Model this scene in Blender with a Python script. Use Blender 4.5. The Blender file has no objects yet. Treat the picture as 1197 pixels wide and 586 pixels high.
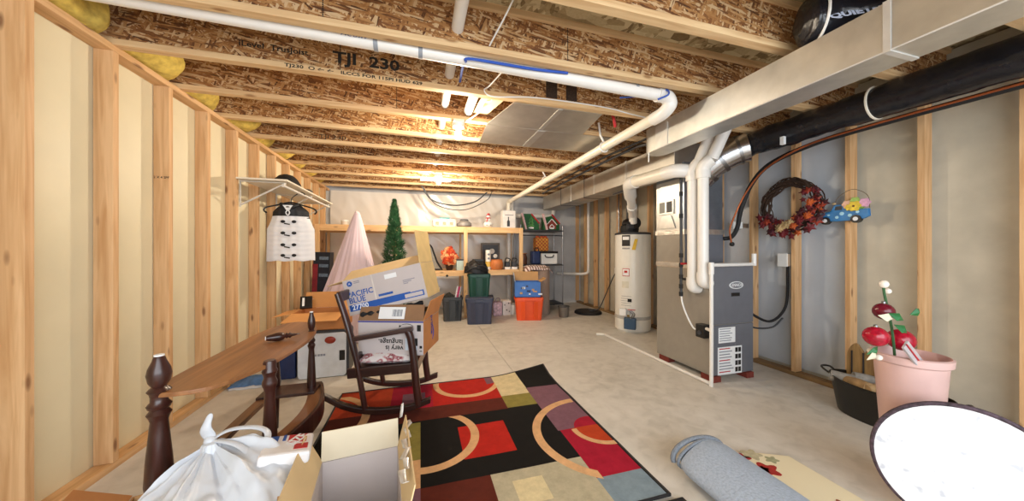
import bpy, bmesh, math, random
from mathutils import Vector, Matrix, noise
PI = math.pi
R = math.radians
rnd = random.Random(7)
SC = bpy.context.scene
COL = SC.collection

# ------------------------------------------------------------------ helpers
def lin(h):
    h = h.lstrip('#'); out = []
    for i in (0, 2, 4):
        c = int(h[i:i+2], 16) / 255
        out.append(c/12.92 if c <= .04045 else ((c+.055)/1.055)**2.4)
    return (*out, 1)

def newmat(name):
    m = bpy.data.materials.new(name); m.use_nodes = True
    nt = m.node_tree
    return m, nt, nt.nodes['Principled BSDF']

def N(nt, typ, **kw):
    n = nt.nodes.new(typ)
    for k, v in kw.items(): setattr(n, k, v)
    return n

def ramp(nt, stops):
    r = N(nt, 'ShaderNodeValToRGB'); e = r.color_ramp.elements
    while len(e) < len(stops): e.new(.5)
    for el, (p, c) in zip(e, stops): el.position = p; el.color = c
    return r

def plain(name, col, rough=.5, metal=0, var=.08, scale=12, bump=0, spec=.5, coat=0):
    m, nt, b = newmat(name); c = lin(col)
    tc = N(nt, 'ShaderNodeTexCoord'); nz = N(nt, 'ShaderNodeTexNoise')
    nz.inputs['Scale'].default_value = scale; nz.inputs['Detail'].default_value = 5
    nt.links.new(tc.outputs['Object'], nz.inputs['Vector'])
    lo = tuple(x*(1-var) for x in c[:3]) + (1,); hi = tuple(min(1, x*(1+var)) for x in c[:3]) + (1,)
    r = ramp(nt, [(.3, lo), (.7, hi)])
    nt.links.new(nz.outputs['Fac'], r.inputs['Fac']); nt.links.new(r.outputs['Color'], b.inputs['Base Color'])
    b.inputs['Roughness'].default_value = rough; b.inputs['Metallic'].default_value = metal
    b.inputs['Specular IOR Level'].default_value = spec; b.inputs['Coat Weight'].default_value = coat
    if bump:
        bp = N(nt, 'ShaderNodeBump'); bp.inputs['Strength'].default_value = bump; bp.inputs['Distance'].default_value = .01
        nt.links.new(nz.outputs['Fac'], bp.inputs['Height']); nt.links.new(bp.outputs['Normal'], b.inputs['Normal'])
    return m

def wood(name, light, dark, axis='Z', knots=True, rough=.6, grain=28, knot_col='6b3a17', coat=0):
    m, nt, b = newmat(name); L = nt.links
    tc = N(nt, 'ShaderNodeTexCoord'); mp = N(nt, 'ShaderNodeMapping')
    s = [grain]*3; s['XYZ'.index(axis)] = grain*.06
    mp.inputs['Scale'].default_value = s
    oi = N(nt, 'ShaderNodeObjectInfo'); ad = N(nt, 'ShaderNodeVectorMath', operation='ADD')
    sc = N(nt, 'ShaderNodeMath', operation='MULTIPLY'); sc.inputs[1].default_value = 37
    L.new(oi.outputs['Random'], sc.inputs[0]); L.new(sc.outputs[0], ad.inputs[1])
    L.new(tc.outputs['Object'], ad.inputs[0]); L.new(ad.outputs[0], mp.inputs['Vector'])
    nz = N(nt, 'ShaderNodeTexNoise'); nz.inputs['Scale'].default_value = 1; nz.inputs['Detail'].default_value = 6
    nz.inputs['Distortion'].default_value = .8
    L.new(mp.outputs[0], nz.inputs['Vector'])
    r = ramp(nt, [(.3, lin(dark)), (.62, lin(light))]); L.new(nz.outputs['Fac'], r.inputs['Fac'])
    out = r.outputs['Color']
    if knots:
        mk = N(nt, 'ShaderNodeMapping'); s2 = [11]*3; s2['XYZ'.index(axis)] = 3.4
        mk.inputs['Scale'].default_value = s2; L.new(ad.outputs[0], mk.inputs['Vector'])
        vo = N(nt, 'ShaderNodeTexVoronoi'); vo.inputs['Scale'].default_value = 1; L.new(mk.outputs[0], vo.inputs['Vector'])
        rk = ramp(nt, [(.07, (1, 1, 1, 1)), (.17, (0, 0, 0, 1))]); L.new(vo.outputs['Distance'], rk.inputs['Fac'])
        mx = N(nt, 'ShaderNodeMixRGB'); mx.inputs[2].default_value = lin(knot_col)
        ml = N(nt, 'ShaderNodeMath', operation='MULTIPLY'); ml.inputs[1].default_value = .75
        L.new(rk.outputs['Color'], ml.inputs[0]); L.new(ml.outputs[0], mx.inputs[0]); L.new(out, mx.inputs[1]); out = mx.outputs[0]
    L.new(out, b.inputs['Base Color']); b.inputs['Roughness'].default_value = rough; b.inputs['Coat Weight'].default_value = coat
    return m

def osb(name, stops, freq=1.0):
    m, nt, b = newmat(name); L = nt.links
    tc = N(nt, 'ShaderNodeTexCoord'); oi = N(nt, 'ShaderNodeObjectInfo')
    sc = N(nt, 'ShaderNodeMath', operation='MULTIPLY'); sc.inputs[1].default_value = 23
    ad = N(nt, 'ShaderNodeVectorMath', operation='ADD')
    L.new(oi.outputs['Random'], sc.inputs[0]); L.new(sc.outputs[0], ad.inputs[1]); L.new(tc.outputs['Object'], ad.inputs[0])
    outs = []
    for i, (ang, sx, sz) in enumerate(((24, 9, 62), (-43, 10, 58), (72, 12, 52), (-8, 8, 60))):
        rt = N(nt, 'ShaderNodeVectorRotate', rotation_type='Y_AXIS'); rt.inputs['Angle'].default_value = R(ang)
        L.new(ad.outputs[0], rt.inputs['Vector'])
        mp = N(nt, 'ShaderNodeMapping'); mp.inputs['Scale'].default_value = (sx*freq, 25*freq, sz*freq); mp.inputs['Location'].default_value = (i*7.3, i, i*3)
        L.new(rt.outputs[0], mp.inputs['Vector'])
        vo = N(nt, 'ShaderNodeTexVoronoi'); vo.inputs['Scale'].default_value = 1; L.new(mp.outputs[0], vo.inputs['Vector'])
        sp = N(nt, 'ShaderNodeSeparateColor'); L.new(vo.outputs['Color'], sp.inputs[0])
        outs.append(sp)
    cur = outs[0].outputs[0]
    for i in (1, 2, 3):
        gt = N(nt, 'ShaderNodeMath', operation='GREATER_THAN'); gt.inputs[1].default_value = .52
        L.new(outs[i].outputs[1], gt.inputs[0])
        mx = N(nt, 'ShaderNodeMix'); L.new(gt.outputs[0], mx.inputs[0]); L.new(cur, mx.inputs[2]); L.new(outs[i].outputs[0], mx.inputs[3]); cur = mx.outputs[0]
    nz = N(nt, 'ShaderNodeTexNoise'); nz.inputs['Scale'].default_value = 60; L.new(ad.outputs[0], nz.inputs['Vector'])
    ma = N(nt, 'ShaderNodeMath', operation='MULTIPLY_ADD'); ma.inputs[1].default_value = .3; L.new(nz.outputs['Fac'], ma.inputs[0]); L.new(cur, ma.inputs[2])
    r = ramp(nt, [(p, lin(c)) for p, c in stops]); L.new(ma.outputs[0], r.inputs['Fac'])
    L.new(r.outputs['Color'], b.inputs['Base Color']); b.inputs['Roughness'].default_value = .75
    bp = N(nt, 'ShaderNodeBump'); bp.inputs['Strength'].default_value = .25; bp.inputs['Distance'].default_value = .004
    L.new(ma.outputs[0], bp.inputs['Height']); L.new(bp.outputs['Normal'], b.inputs['Normal'])
    return m

def emit(name, col, strength):
    m, nt, b = newmat(name)
    b.inputs['Base Color'].default_value = lin(col); b.inputs['Emission Color'].default_value = lin(col)
    b.inputs['Emission Strength'].default_value = strength
    return m

class MB:
    def __init__(s): s.v = []; s.f = []
    def add(s, vs, fs, M=None):
        n = len(s.v)
        s.v += [tuple(M @ Vector(p)) if M is not None else tuple(p) for p in vs]
        s.f += [tuple(i+n for i in f) for f in fs]; return s
    def box(s, x0, x1, y0, y1, z0, z1, M=None):
        vs = [(x, y, z) for x in (x0, x1) for y in (y0, y1) for z in (z0, z1)]
        return s.add(vs, [(0, 1, 3, 2), (4, 6, 7, 5), (0, 4, 5, 1), (2, 3, 7, 6), (0, 2, 6, 4), (1, 5, 7, 3)], M)
    def beam(s, p, q, w, h, up=(0, 0, 1), w2=None, h2=None):
        p = Vector(p); q = Vector(q); d = (q-p).normalized(); u = Vector(up)
        a = d.cross(u)
        if a.length < 1e-4: a = d.cross(Vector((1, 0, 0)))
        a.normalize(); b = a.cross(d).normalized()
        w2 = w if w2 is None else w2; h2 = h if h2 is None else h2
        vs = []
        for c, ww, hh in ((p, w, h), (q, w2, h2)):
            for sa, sb in ((-1, -1), (1, -1), (1, 1), (-1, 1)): vs.append(c + a*sa*ww/2 + b*sb*hh/2)
        return s.add(vs, [(0, 3, 2, 1), (4, 5, 6, 7), (0, 1, 5, 4), (1, 2, 6, 5), (2, 3, 7, 6), (3, 0, 4, 7)])
    def tube(s, pts, r, n=12, caps=True, closed=False, flat=1):
        pts = [Vector(p) for p in pts]; k = len(pts)
        rr = r if isinstance(r, (list, tuple)) else [r]*k
        t0 = ((pts[1]-pts[0]).normalized())
        ref = Vector((0, 0, 1)) if abs(t0.z) < .9 else Vector((1, 0, 0))
        a = t0.cross(ref).normalized(); base = len(s.v); vs = []; fs = []
        for i, p in enumerate(pts):
            if closed: t = (pts[(i+1) % k]-pts[i-1]).normalized()
            elif i == 0: t = t0
            elif i == k-1: t = (pts[-1]-pts[-2]).normalized()
            else: t = ((pts[i+1]-pts[i]).normalized()+(pts[i]-pts[i-1]).normalized()).normalized()
            a = (a - t*a.dot(t)).normalized(); b = t.cross(a)
            for j in range(n):
                th = 2*PI*j/n
                vs.append(p + (a*math.cos(th) + b*math.sin(th)*flat)*rr[i])
        m = k if closed else k-1
        for i in range(m):
            for j in range(n):
                i2 = (i+1) % k
                fs.append((i*n+j, i*n+(j+1) % n, i2*n+(j+1) % n, i2*n+j))
        if caps and not closed:
            fs.append(tuple(range(n-1, -1, -1))); fs.append(tuple((k-1)*n+j for j in range(n)))
        return s.add(vs, fs)
    def lathe(s, prof, n=24, M=None, caps=True):
        vs = []; fs = []; k = len(prof)
        for r_, z in prof:
            for j in range(n):
                th = 2*PI*j/n; vs.append((r_*math.cos(th), r_*math.sin(th), z))
        for i in range(k-1):
            for j in range(n): fs.append((i*n+j, i*n+(j+1) % n, (i+1)*n+(j+1) % n, (i+1)*n+j))
        if caps: fs.append(tuple(range(n-1, -1, -1))); fs.append(tuple((k-1)*n+j for j in range(n)))
        return s.add(vs, fs, M)
    def prism(s, poly, z0, z1, M=None):
        n = len(poly)
        vs = [(x, y, z0) for x, y in poly] + [(x, y, z1) for x, y in poly]
        fs = [tuple(range(n-1, -1, -1)), tuple(range(n, 2*n))] + [(i, (i+1) % n, n+(i+1) % n, n+i) for i in range(n)]
        return s.add(vs, fs, M)
    def grid(s, fn, nu, nv, thick=0):
        vs = [fn(i/nu, j/nv) for i in range(nu+1) for j in range(nv+1)]; w = nv+1
        fs = [(i*w+j, (i+1)*w+j, (i+1)*w+j+1, i*w+j+1) for i in range(nu) for j in range(nv)]
        return s.add(vs, fs)
    def ball(s, c, r, n=14, M=None, sc=(1, 1, 1)):
        prof = []
        for i in range(n//2+1):
            a = -PI/2 + PI*i/(n//2); prof.append((max(1e-4, r*math.cos(a)), r*math.sin(a)))
        T = Matrix.Translation(c) @ Matrix.Diagonal((*sc, 1))
        return s.lathe(prof, n, (M @ T) if M is not None else T, True)
    def build(s, name, m, parent=None, smooth=True, bevel=0, solid=0, local=False, kind=None, origin=None):
        """verts are world coordinates unless local; the part's origin goes to its own centre"""
        me = bpy.data.meshes.new(name)
        vs = [Vector(p) for p in s.v]
        if parent is not None and not local:
            inv = wm(parent).inverted(); vs = [inv @ p for p in vs]
        if origin is not None: c = Vector(origin)
        else:
            lo = [min(p[i] for p in vs) for i in range(3)]; hi = [max(p[i] for p in vs) for i in range(3)]
            c = Vector([(a+b)/2 for a, b in zip(lo, hi)])
            if parent is None: c.z = lo[2]
        me.from_pydata([p-c for p in vs], [], s.f); me.update()
        bm = bmesh.new(); bm.from_mesh(me); bmesh.ops.recalc_face_normals(bm, faces=bm.faces); bm.to_mesh(me); bm.free()
        if smooth:
            me.shade_smooth(); me.set_sharp_from_angle(angle=R(38))
        me.materials.append(m)
        o = bpy.data.objects.new(name, me); COL.objects.link(o); o.location = c
        if parent is not None: o.parent = parent
        if solid:
            md = o.modifiers.new('s', 'SOLIDIFY'); md.thickness = solid; md.offset = 0
        if bevel:
            md = o.modifiers.new('b', 'BEVEL'); md.width = bevel; md.segments = 2; md.limit_method = 'ANGLE'; md.angle_limit = R(40)
        if kind: o['kind'] = kind
        return o

def wm(o):
    M = Matrix.LocRotScale(o.location, o.rotation_euler, o.scale)
    return wm(o.parent) @ M if o.parent else M

def thing(name, label, cat, loc=(0, 0, 0), rz=0, group=None, rot=None):
    o = bpy.data.objects.new(name, None); COL.objects.link(o); o.empty_display_size = .1
    o.location = loc; o.rotation_euler = rot if rot else (0, 0, rz)
    o['label'] = label; o['category'] = cat
    if group: o['group'] = group
    return o

def tag(o, label, cat, group=None):
    o['label'] = label; o['category'] = cat
    if group: o['group'] = group
    return o

FACE_NEAR = Matrix.Rotation(PI/2, 4, 'X')          # lettering on a face that looks towards -Y
def text(body, size, M, m, parent, name='lettering', align='CENTER', local=False, bold=0, squash=1):
    cu = bpy.data.curves.new(name, 'FONT'); cu.body = body; cu.size = size; cu.align_x = align; cu.align_y = 'CENTER'
    cu.extrude = .0004; cu.offset = bold; cu.resolution_u = 2
    t = bpy.data.objects.new('tmp', cu); COL.objects.link(t)
    dg = bpy.context.evaluated_depsgraph_get(); dg.update()
    me = t.evaluated_get(dg).to_mesh()
    mb = MB(); S = Matrix.Diagonal((squash, 1, 1, 1))
    mb.add([v.co.copy() for v in me.vertices], [tuple(p.vertices) for p in me.polygons], M @ S)
    t.evaluated_get(dg).to_mesh_clear(); bpy.data.objects.remove(t); bpy.data.curves.remove(cu)
    return mb.build(name, m, parent, smooth=False, local=local)

def T(x, y, z): return Matrix.Translation((x, y, z))
def RX(a): return Matrix.Rotation(R(a), 4, 'X')
def RY(a): return Matrix.Rotation(R(a), 4, 'Y')
def RZ(a): return Matrix.Rotation(R(a), 4, 'Z')
def bez(pts, n=8):
    """Catmull-Rom through points"""
    P = [Vector(p) for p in pts]; P = [P[0]*2-P[1]] + P + [P[-1]*2-P[-2]]; out = []
    for i in range(1, len(P)-2):
        for k in range(n):
            t = k/n; a, b, c, d = P[i-1:i+3]
            out.append(.5*((2*b)+(c-a)*t+(2*a-5*b+4*c-d)*t*t+(3*b-a-3*c+d)*t**3))
    out.append(P[-2]); return out
def ell(cx, cy, rx, ry, n=24, a0=0, a1=2*PI):
    return [(cx+rx*math.cos(a0+(a1-a0)*i/n), cy+ry*math.sin(a0+(a1-a0)*i/n)) for i in range(n)]

# ------------------------------------------------------------------ materials
OSB_WEB = osb('osb web', [(.12, '523018'), (.35, '80512b'), (.6, 'a4713f'), (.85, 'ba8c58'), (1.15, 'd2b288')], 1.55)
OSB_DECK = osb('osb deck', [(.1, '6f5b3c'), (.5, 'a5906a'), (.9, 'cdbd98')], .7)
FLANGE = wood('joist flange lumber', 'e2c294', 'c9a172', 'X', True, knot_col='8b5a2a')
STUD = wood('stud lumber', 'dfb687', 'c39361', 'Z', True)
PLATE = wood('plate lumber', 'deb484', 'c29562', 'Y', True)
PINEX = wood('pine shelf lumber', 'ecc694', 'd6a870', 'X', True)
PINEZ = wood('pine post lumber', 'ecc694', 'd6a870', 'Z', True)
POLY_L = plain('cream poly sheet', 'e4dbbd', .45, var=.06, scale=2.2, bump=.25)
CONC = plain('poured concrete wall', 'c6c0b0', .8, var=.1, scale=5, bump=.15)
CONC_B = plain('grey concrete wall', 'c4c4c6', .75, var=.08, scale=4, bump=.1)
YELLOW = plain('yellow fibreglass', 'efd06a', .95, var=.25, scale=22, bump=.9)
PVC = plain('white pvc', 'ece9e4', .3, var=.02)
PVCW = plain('ivory pvc', 'ebe4d4', .3, var=.03)
WHITE = plain('white plastic', 'f0f0ee', .4, var=.02)
BLACKP = plain('black plastic', '141416', .4, var=.1)
BLACKR = plain('matt black', '1a1a1c', .7, var=.2)
DARKG = plain('dark grey plastic', '3b3d42', .5, var=.1)
STEEL = plain('galvanised steel', 'd6d6d2', .4, .9, var=.1, scale=9)
STEEL2 = plain('dull sheet steel', 'c4c0b8', .42, .9, var=.1, scale=7)
CHROME = plain('bright wire steel', '9a9a9c', .3, 1, var=.05)
GREYM = plain('grey enamel', '72757e', .38, .2, var=.04)
TAUPE = plain('taupe enamel', '9b958b', .4, .2, var=.04)
CARD = plain('brown cardboard', 'c79a66', .8, var=.07, scale=6)
CARDL = plain('pale cardboard', 'd8bd90', .8, var=.06, scale=6)
CARDW = plain('whitened cardboard', 'c6bcba', .75, var=.04, scale=6)
CARDO = plain('orange cardboard', 'c98850', .8, var=.08, scale=6)
MAHOG = wood('dark turned wood', '40201a', '271310', 'Z', False, rough=.3, grain=20, coat=.2)
MAHOGX = wood('dark rocker wood', '3a211b', '24120e', 'X', False, rough=.35, grain=20, coat=.2)
WALNUT = wood('brown table veneer', 'a06e44', '7a4f30', 'Y', False, rough=.38, grain=22, coat=.1)
WALNUTD = wood('darker table edge', '8a5a34', '5d371c', 'Y', False, rough=.35, grain=20, coat=.2)
INK = plain('black ink', '1c1a18', .8, var=.1)
BLUEINK = plain('blue ink', '1f55a8', .6, var=.05)
PURPLE = plain('purple blue ink', '3a3a92', .6, var=.08)
LABEL = plain('label paper', 'eef0f2', .6, var=.02)
RED = plain('red', 'b8222a', .4, var=.1)
NAVY = plain('navy', '1c2c58', .5, var=.15)
BLUEC = plain('blue cable', '2c55b4', .4, var=.05)
COPPER = plain('copper', 'b0623c', .35, .8, var=.1)

# ------------------------------------------------------------------ room shell
YB = 7.05
def floor():
    m, nt, b = newmat('concrete slab'); L = nt.links
    tc = N(nt, 'ShaderNodeTexCoord')
    n1 = N(nt, 'ShaderNodeTexNoise'); n1.inputs['Scale'].default_value = 1.3; n1.inputs['Detail'].default_value = 8; n1.inputs['Roughness'].default_value = .62
    n2 = N(nt, 'ShaderNodeTexNoise'); n2.inputs['Scale'].default_value = 9; n2.inputs['Detail'].default_value = 8; n2.inputs['Distortion'].default_value = .6
    for n in (n1, n2): L.new(tc.outputs['Object'], n.inputs['Vector'])
    mx = N(nt, 'ShaderNodeMix'); mx.inputs[0].default_value = .45; L.new(n1.outputs['Fac'], mx.inputs[2]); L.new(n2.outputs['Fac'], mx.inputs[3])
    r = ramp(nt, [(.3, lin('bcb6ab')), (.5, lin('d8d2c8')), (.68, lin('e4dfd6'))]); L.new(mx.outputs[0], r.inputs['Fac'])
    L.new(r.outputs['Color'], b.inputs['Base Color']); b.inputs['Roughness'].default_value = .5
    bp = N(nt, 'ShaderNodeBump'); bp.inputs['Strength'].default_value = .08; bp.inputs['Distance'].default_value = .01
    L.new(n2.outputs['Fac'], bp.inputs['Height']); L.new(bp.outputs['Normal'], b.inputs['Normal'])
    mb = MB(); g = .0035
    for xa, xb in ((-2.1, .935-g), (.935+g, 4.0)):
        for ya, yb in ((-1.6, 3.75-g), (3.75+g, 7.3)): mb.box(xa, xb, ya, yb, -.1, 0)
    mb.box(-2.1, 4.0, -1.6, 7.3, -.14, -.012)
    mb.build('floor', m, None, smooth=False, kind='structure', origin=(0, 0, 0))
floor()

ceil = MB().box(-2.1, 4.0, -1.6, 7.3, 2.775, 2.8).build('ceiling', OSB_DECK, None, smooth=False, kind='structure')
JY = [1.915 + .523*k for k in range(-5, 10)]
JOISTS = {}
for k, y in zip(range(-5, 10), JY):
    j = MB().box(-1.95, 3.9, y-.0055, y+.0055, 2.505, 2.74).build('floor_joist', OSB_WEB, ceil, smooth=False)
    MB().box(-1.95, 3.9, y-.029, y+.029, 2.47, 2.508).build('bottom_flange', FLANGE, j, smooth=False, bevel=.003)
    MB().box(-1.95, 3.9, y-.029, y+.029, 2.737, 2.775).build('top_flange', FLANGE, j, smooth=False)
    JOISTS[k] = j
# mill stamps on the joists
text('TJI  230', .105, T(-.36, JY[6]-.0065, 2.60) @ FACE_NEAR, INK, JOISTS[1], bold=.003, squash=1.3)
text('iLevel  TrusJoist', .05, T(-.92, JY[6]-.0065, 2.60) @ FACE_NEAR, INK, JOISTS[1], bold=.001, squash=1.2)
text('TJ230  \u25cb \u2190 \u2190   ILCCS FOR 115PI HUD 629', .03, T(-.42, JY[6]-.0295, 2.489) @ FACE_NEAR, INK, JOISTS[1], bold=.0008, squash=1.55)
text('TJI 230', .06, T(-.95, JY[9]-.0065, 2.545) @ FACE_NEAR, INK, JOISTS[4], squash=1.6)
text('TJI 230', .06, T(-.9, JY[10]-.0065, 2.55) @ FACE_NEAR, INK, JOISTS[5], squash=1.6)
for zz, xx in ((2.55, 1.04), (2.55, 1.22)):
    MB().box(xx-.05, xx+.05, JY[6]-.0075, JY[6]-.006, 2.53, 2.70).build('ink_stamp', plain('stamp ink', '3a2a20', .8, var=.5, scale=70), JOISTS[1], smooth=False)
for kk, xx in ((1, -.53), (0, -.5), (2, -.2), (0, .93)):
    y = 1.915+.523*kk; mb = MB()
    for i in range(22): mb.box(xx-.003, xx+.003, y-.0075, y-.005, 2.51+i*.0105, 2.517+i*.0105)
    mb.build('web_joint_stamp', INK, JOISTS[kk], smooth=False)

# left stud wall
wl = MB().box(-2.05, -1.805, -1.6, 7.2, 0, 2.44).build('wall_left', POLY_L, None, smooth=False, kind='structure')
for i in range(-8, 9):
    y = 3.70 + .4285*i
    if y < 7.0: MB().box(-1.803, -1.715, y, y+.039, .04, 2.437).build('stud', STUD, wl, smooth=False, bevel=.002)
MB().box(-1.803, -1.713, -1.6, 7.0, 2.437, 2.475).build('top_plate', PLATE, wl, smooth=False, bevel=.002)
MB().box(-1.803, -1.713, -1.6, 7.0, 0.0, .039).build('bottom_plate', PLATE, wl, smooth=False, bevel=.002)
for k in range(-4, 9):
    y0 = 1.915+.523*k+.03; y1 = y0+.463; rr = random.Random(k+50); ph = rr.random()*9
    def fn(u, v, y0=y0, y1=y1, ph=ph, e=.14+.1*rr.random()):
        th = -PI/2+PI*v; y = y0+.004+(y1-y0-.008)*u
        bulge = e*(.75+.35*noise.noise((u*3, v*2, ph)))*(1-(2*u-1)**6)
        return (-1.80+max(0, math.cos(th))*bulge+.02, y, 2.62+.13*math.sin(th)+.01*noise.noise((u*9, v*9, ph)))
    MB().grid(fn, 14, 12).build('insulation_batt', YELLOW, wl)
text('2 X 4 SPF', .022, T(-1.757, 2.8430-.0005, 1.79) @ FACE_NEAR, INK, wl, bold=.0003)

# right foundation wall with furring studs
wr = MB().box(3.775, 4.0, -1.6, 7.2, 0, 2.76).build('wall_right', CONC, None, smooth=False, kind='structure')
for i in range(-8, 12):
    y = 2.30 + .43*i
    if 3.3 < y < 3.9: continue
    MB().box(3.642, 3.733, y, y+.039, .04, 2.435).build('stud', STUD, wr, smooth=False, bevel=.002)
MB().box(3.642, 3.734, -1.6, 7.0, 2.435, 2.472).build('top_plate', PLATE, wr, smooth=False)
MB().box(3.642, 3.734, -1.6, 7.0, 0, .039).build('bottom_plate', wood('treated plate', '9a7a50', '7d6040', 'Y', False), wr, smooth=False)
wb = MB().box(-2.05, 4.0, YB, 7.3, 0, 2.76).build('wall_back', CONC_B, None, smooth=False, kind='structure')

# wrinkled vapour barrier in front of the back wall
m, nt, b = newmat('clear poly sheet')
b.inputs['Base Color'].default_value = lin('efeae2'); b.inputs['Roughness'].default_value = .27; b.inputs['Specular IOR Level'].default_value = .6
SHEET = m
def shf(u, v):
    x = -1.70+3.75*u; z = .05+2.4*v
    w = .026*noise.noise((x*1.6+z*.8, z*.9, 3))+.024*abs(noise.noise((x*4+z*3, z*1.6-x, 9)))+.004*noise.noise((x*11+z*2, z*3, 1))
    return (x, YB-.06+w, z)
tag(MB().grid(shf, 150, 90).build('plastic_sheet', SHEET, None), 'wrinkled clear plastic sheeting hung across the far concrete wall', 'plastic sheet')
def shr(u, v):
    y = 1.95+1.45*u; z = .06+2.36*v
    w = .012*noise.noise((y*3, z*1.2, 5))+.008*abs(noise.noise((y*6+z*3, z*3, 2)))
    return (3.753+w*.8, y, z)
m2 = plain('poly sheet with blue window light', 'c3cbd6', .35, var=.05, scale=3)  # blue of the window light is put into the sheet colour
tag(MB().grid(shr, 60, 50).build('plastic_sheet', m2, None), 'plastic sheeting coloured with blue window light behind the autumn wreath and right studs', 'plastic sheet')

# ------------------------------------------------------------------ camera
cam = bpy.data.cameras.new('camera'); co = bpy.data.objects.new('camera', cam); COL.objects.link(co)
co.location = (0, 0, 1.28); co.rotation_euler = (PI/2, 0, -R(16.05))
cam.sensor_width = 36; cam.sensor_fit = 'HORIZONTAL'; cam.lens = 372*36/1197; cam.shift_y = -1/1197; cam.clip_start = .02
SC.camera = co
SC.view_settings.view_transform = 'Standard'; SC.view_settings.look = 'None'; SC.view_settings.gamma = 1; SC.view_settings.use_curve_mapping = False
SC.view_settings.exposure = 0.3
# daylight from the open room behind the photographer
w = bpy.data.worlds.new('world'); SC.world = w; w.use_nodes = True
w.node_tree.nodes['Background'].inputs[0].default_value = (.80, .90, 1, 1); w.node_tree.nodes['Background'].inputs[1].default_value = 1.15
def area(name, loc, target, sx, sy, power, col):
    l = bpy.data.lights.new(name, 'AREA'); l.shape = 'RECTANGLE'; l.size = sx; l.size_y = sy; l.energy = power; l.color = col
    o = bpy.data.objects.new(name, l); COL.objects.link(o); o.location = loc
    o.rotation_euler = (Vector(target)-Vector(loc)).to_track_quat('-Z', 'Y').to_euler()
    return o
area('window_light', (.6, -1.5, 1.5), (1.0, 4, 1.2), 4.4, 1.8, 92, (.93, .97, 1))
# ------------------------------------------------------------------ ceiling services
def lamp(x, y, label, strength):
    t = thing('ceiling_lamp', label, 'ceiling lamp', (x, y, 2.47), group='bare bulbs under the joists')
    MB().box(x-.05, x+.05, y-.05, y+.05, 2.44, 2.469).build('junction_box', STEEL, t, smooth=False, bevel=.004)
    MB().lathe([(.03, 2.40), (.05, 2.405), (.056, 2.43), (.056, 2.442)], 28, T(x, y, 0)).build('lamp_holder', WHITE, t)
    MB().lathe([(.004, 2.295), (.02, 2.30), (.03, 2.318), (.0305, 2.335), (.024, 2.36), (.014, 2.385), (.013, 2.402)], 24, T(x, y, 0)).build('bulb', emit('lit bulb', 'ffecd0', strength), t)
lamp(.335, 2.955, 'lit bare bulb in white holder nearest the silver panning', 900)
lamp(.27, 5.053, 'lit bare bulb far back near the plastic covered wall', 1500)

def pipe(name, label, pts, r, m, cat='pipe', parent=None, n=16, group=None):
    o = MB().tube(pts, r, n).build(name, m, parent)
    return tag(o, label, cat, group) if parent is None else o

t = thing('drain_pipe', 'long white drain pipe sloping under the joists and down the far wall', 'pipe', (1.845, 2.05, 2.36))
MB().tube([(-1.78, 2.015, 2.52), (.2, 2.012, 2.487), (1.80, 2.01, 2.452)], .043, 18).build('cross_pipe', PVC, t)
MB().tube(bez([(1.72, 2.01, 2.452), (1.80, 2.01, 2.45), (1.845, 2.02, 2.42), (1.85, 2.03, 2.39), (1.845, 2.09, 2.36), (1.845, 2.2, 2.355)], 5), .051, 18).build('elbow', PVC, t)
MB().tube([(1.845, 2.1, 2.36), (1.845, 6.62, 2.32)], .044, 18).build('long_pipe', PVCW, t)
MB().tube(bez([(1.845, 6.5, 2.322), (1.845, 6.63, 2.32), (1.845, 6.66, 2.28), (1.845, 6.66, 2.15)], 5), .05, 18).build('elbow', PVCW, t)
MB().tube([(1.845, 6.66, 2.2), (1.845, 6.66, 0.02)], .044, 18).build('down_pipe', PVC, t)
for x in (.0, 1.52, -.25):
    MB().tube([(x-.012, 2.012, 2.489-.012*x), (x+.012, 2.012, 2.489-.012*x)], .0445, 18).build('pipe_band', plain('band', '8f949c', .5), t)
text('PVC DWV', .03, T(-.36, 2.012-.0439, 2.484) @ RX(60), BLUEINK, t)
hp = MB()
for y, zt in ((2.93, 2.60), (4.55, 2.60)):
    hp = MB(); hp.tube([(1.845, y, 2.399), (1.80, y, 2.47), (1.78, y, zt)], .011, 8); hp.tube([(1.845+.05*math.cos(a), y, 2.352+.05*math.sin(a)) for a in [PI*2*i/20 for i in range(20)]], .008, 6, closed=True)
    hp.build('pipe_hanger', PVC, t)

pipe('supply_pipe', 'white pipe running back through the joist webs near the bulb', [(.22, -.5, 2.60), (.21, 2.5, 2.6), (.24, 6.9, 2.6)], .036, PVC)
pipe('pipe_stub', 'short white pipe end between joists beside nearest bulb', [(.43, 2.46, 2.56), (.42, 2.92, 2.55)], .04, PVC)
pipe('blue_cable', 'blue cable clipped along white drain pipe beneath joist', bez([(.28, 2.36, 2.52), (.27, 2.1, 2.50), (.27, 1.99, 2.455), (.31, 1.955, 2.456), (.7, 1.953, 2.456), (.95, 1.95, 2.466)], 6), .009, BLUEC, 'cable', n=8)
pipe('blue_cable', 'blue cable looping at the elbow of white drain pipe', bez([(1.5, 2.16, 2.47), (1.62, 2.1, 2.47), (1.72, 2.05, 2.485), (1.76, 1.96, 2.47), (1.75, 1.93, 2.42), (1.7, 1.98, 2.40)], 6), .007, BLUEC, 'cable', n=8)
pipe('white_wire', 'thin white wire dangling between joists at top of frame', bez([(.52, 1.40, 2.5), (.5, 1.46, 2.62), (.44, 1.7, 2.55), (.40, 1.88, 2.51)], 6), .005, WHITE, 'wire', n=6)
pipe('white_wire', 'thin white wire draped behind drain pipe above silver panning', bez([(.52, 2.05, 2.46), (.49, 2.3, 2.49), (.47, 2.405, 2.5), (.55, 2.40, 2.462), (.9, 2.40, 2.50), (1.5, 2.40, 2.5), (1.8, 2.40, 2.47), (2.1, 2.42, 2.46)], 6), .005, WHITE, 'wire', n=6)
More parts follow.
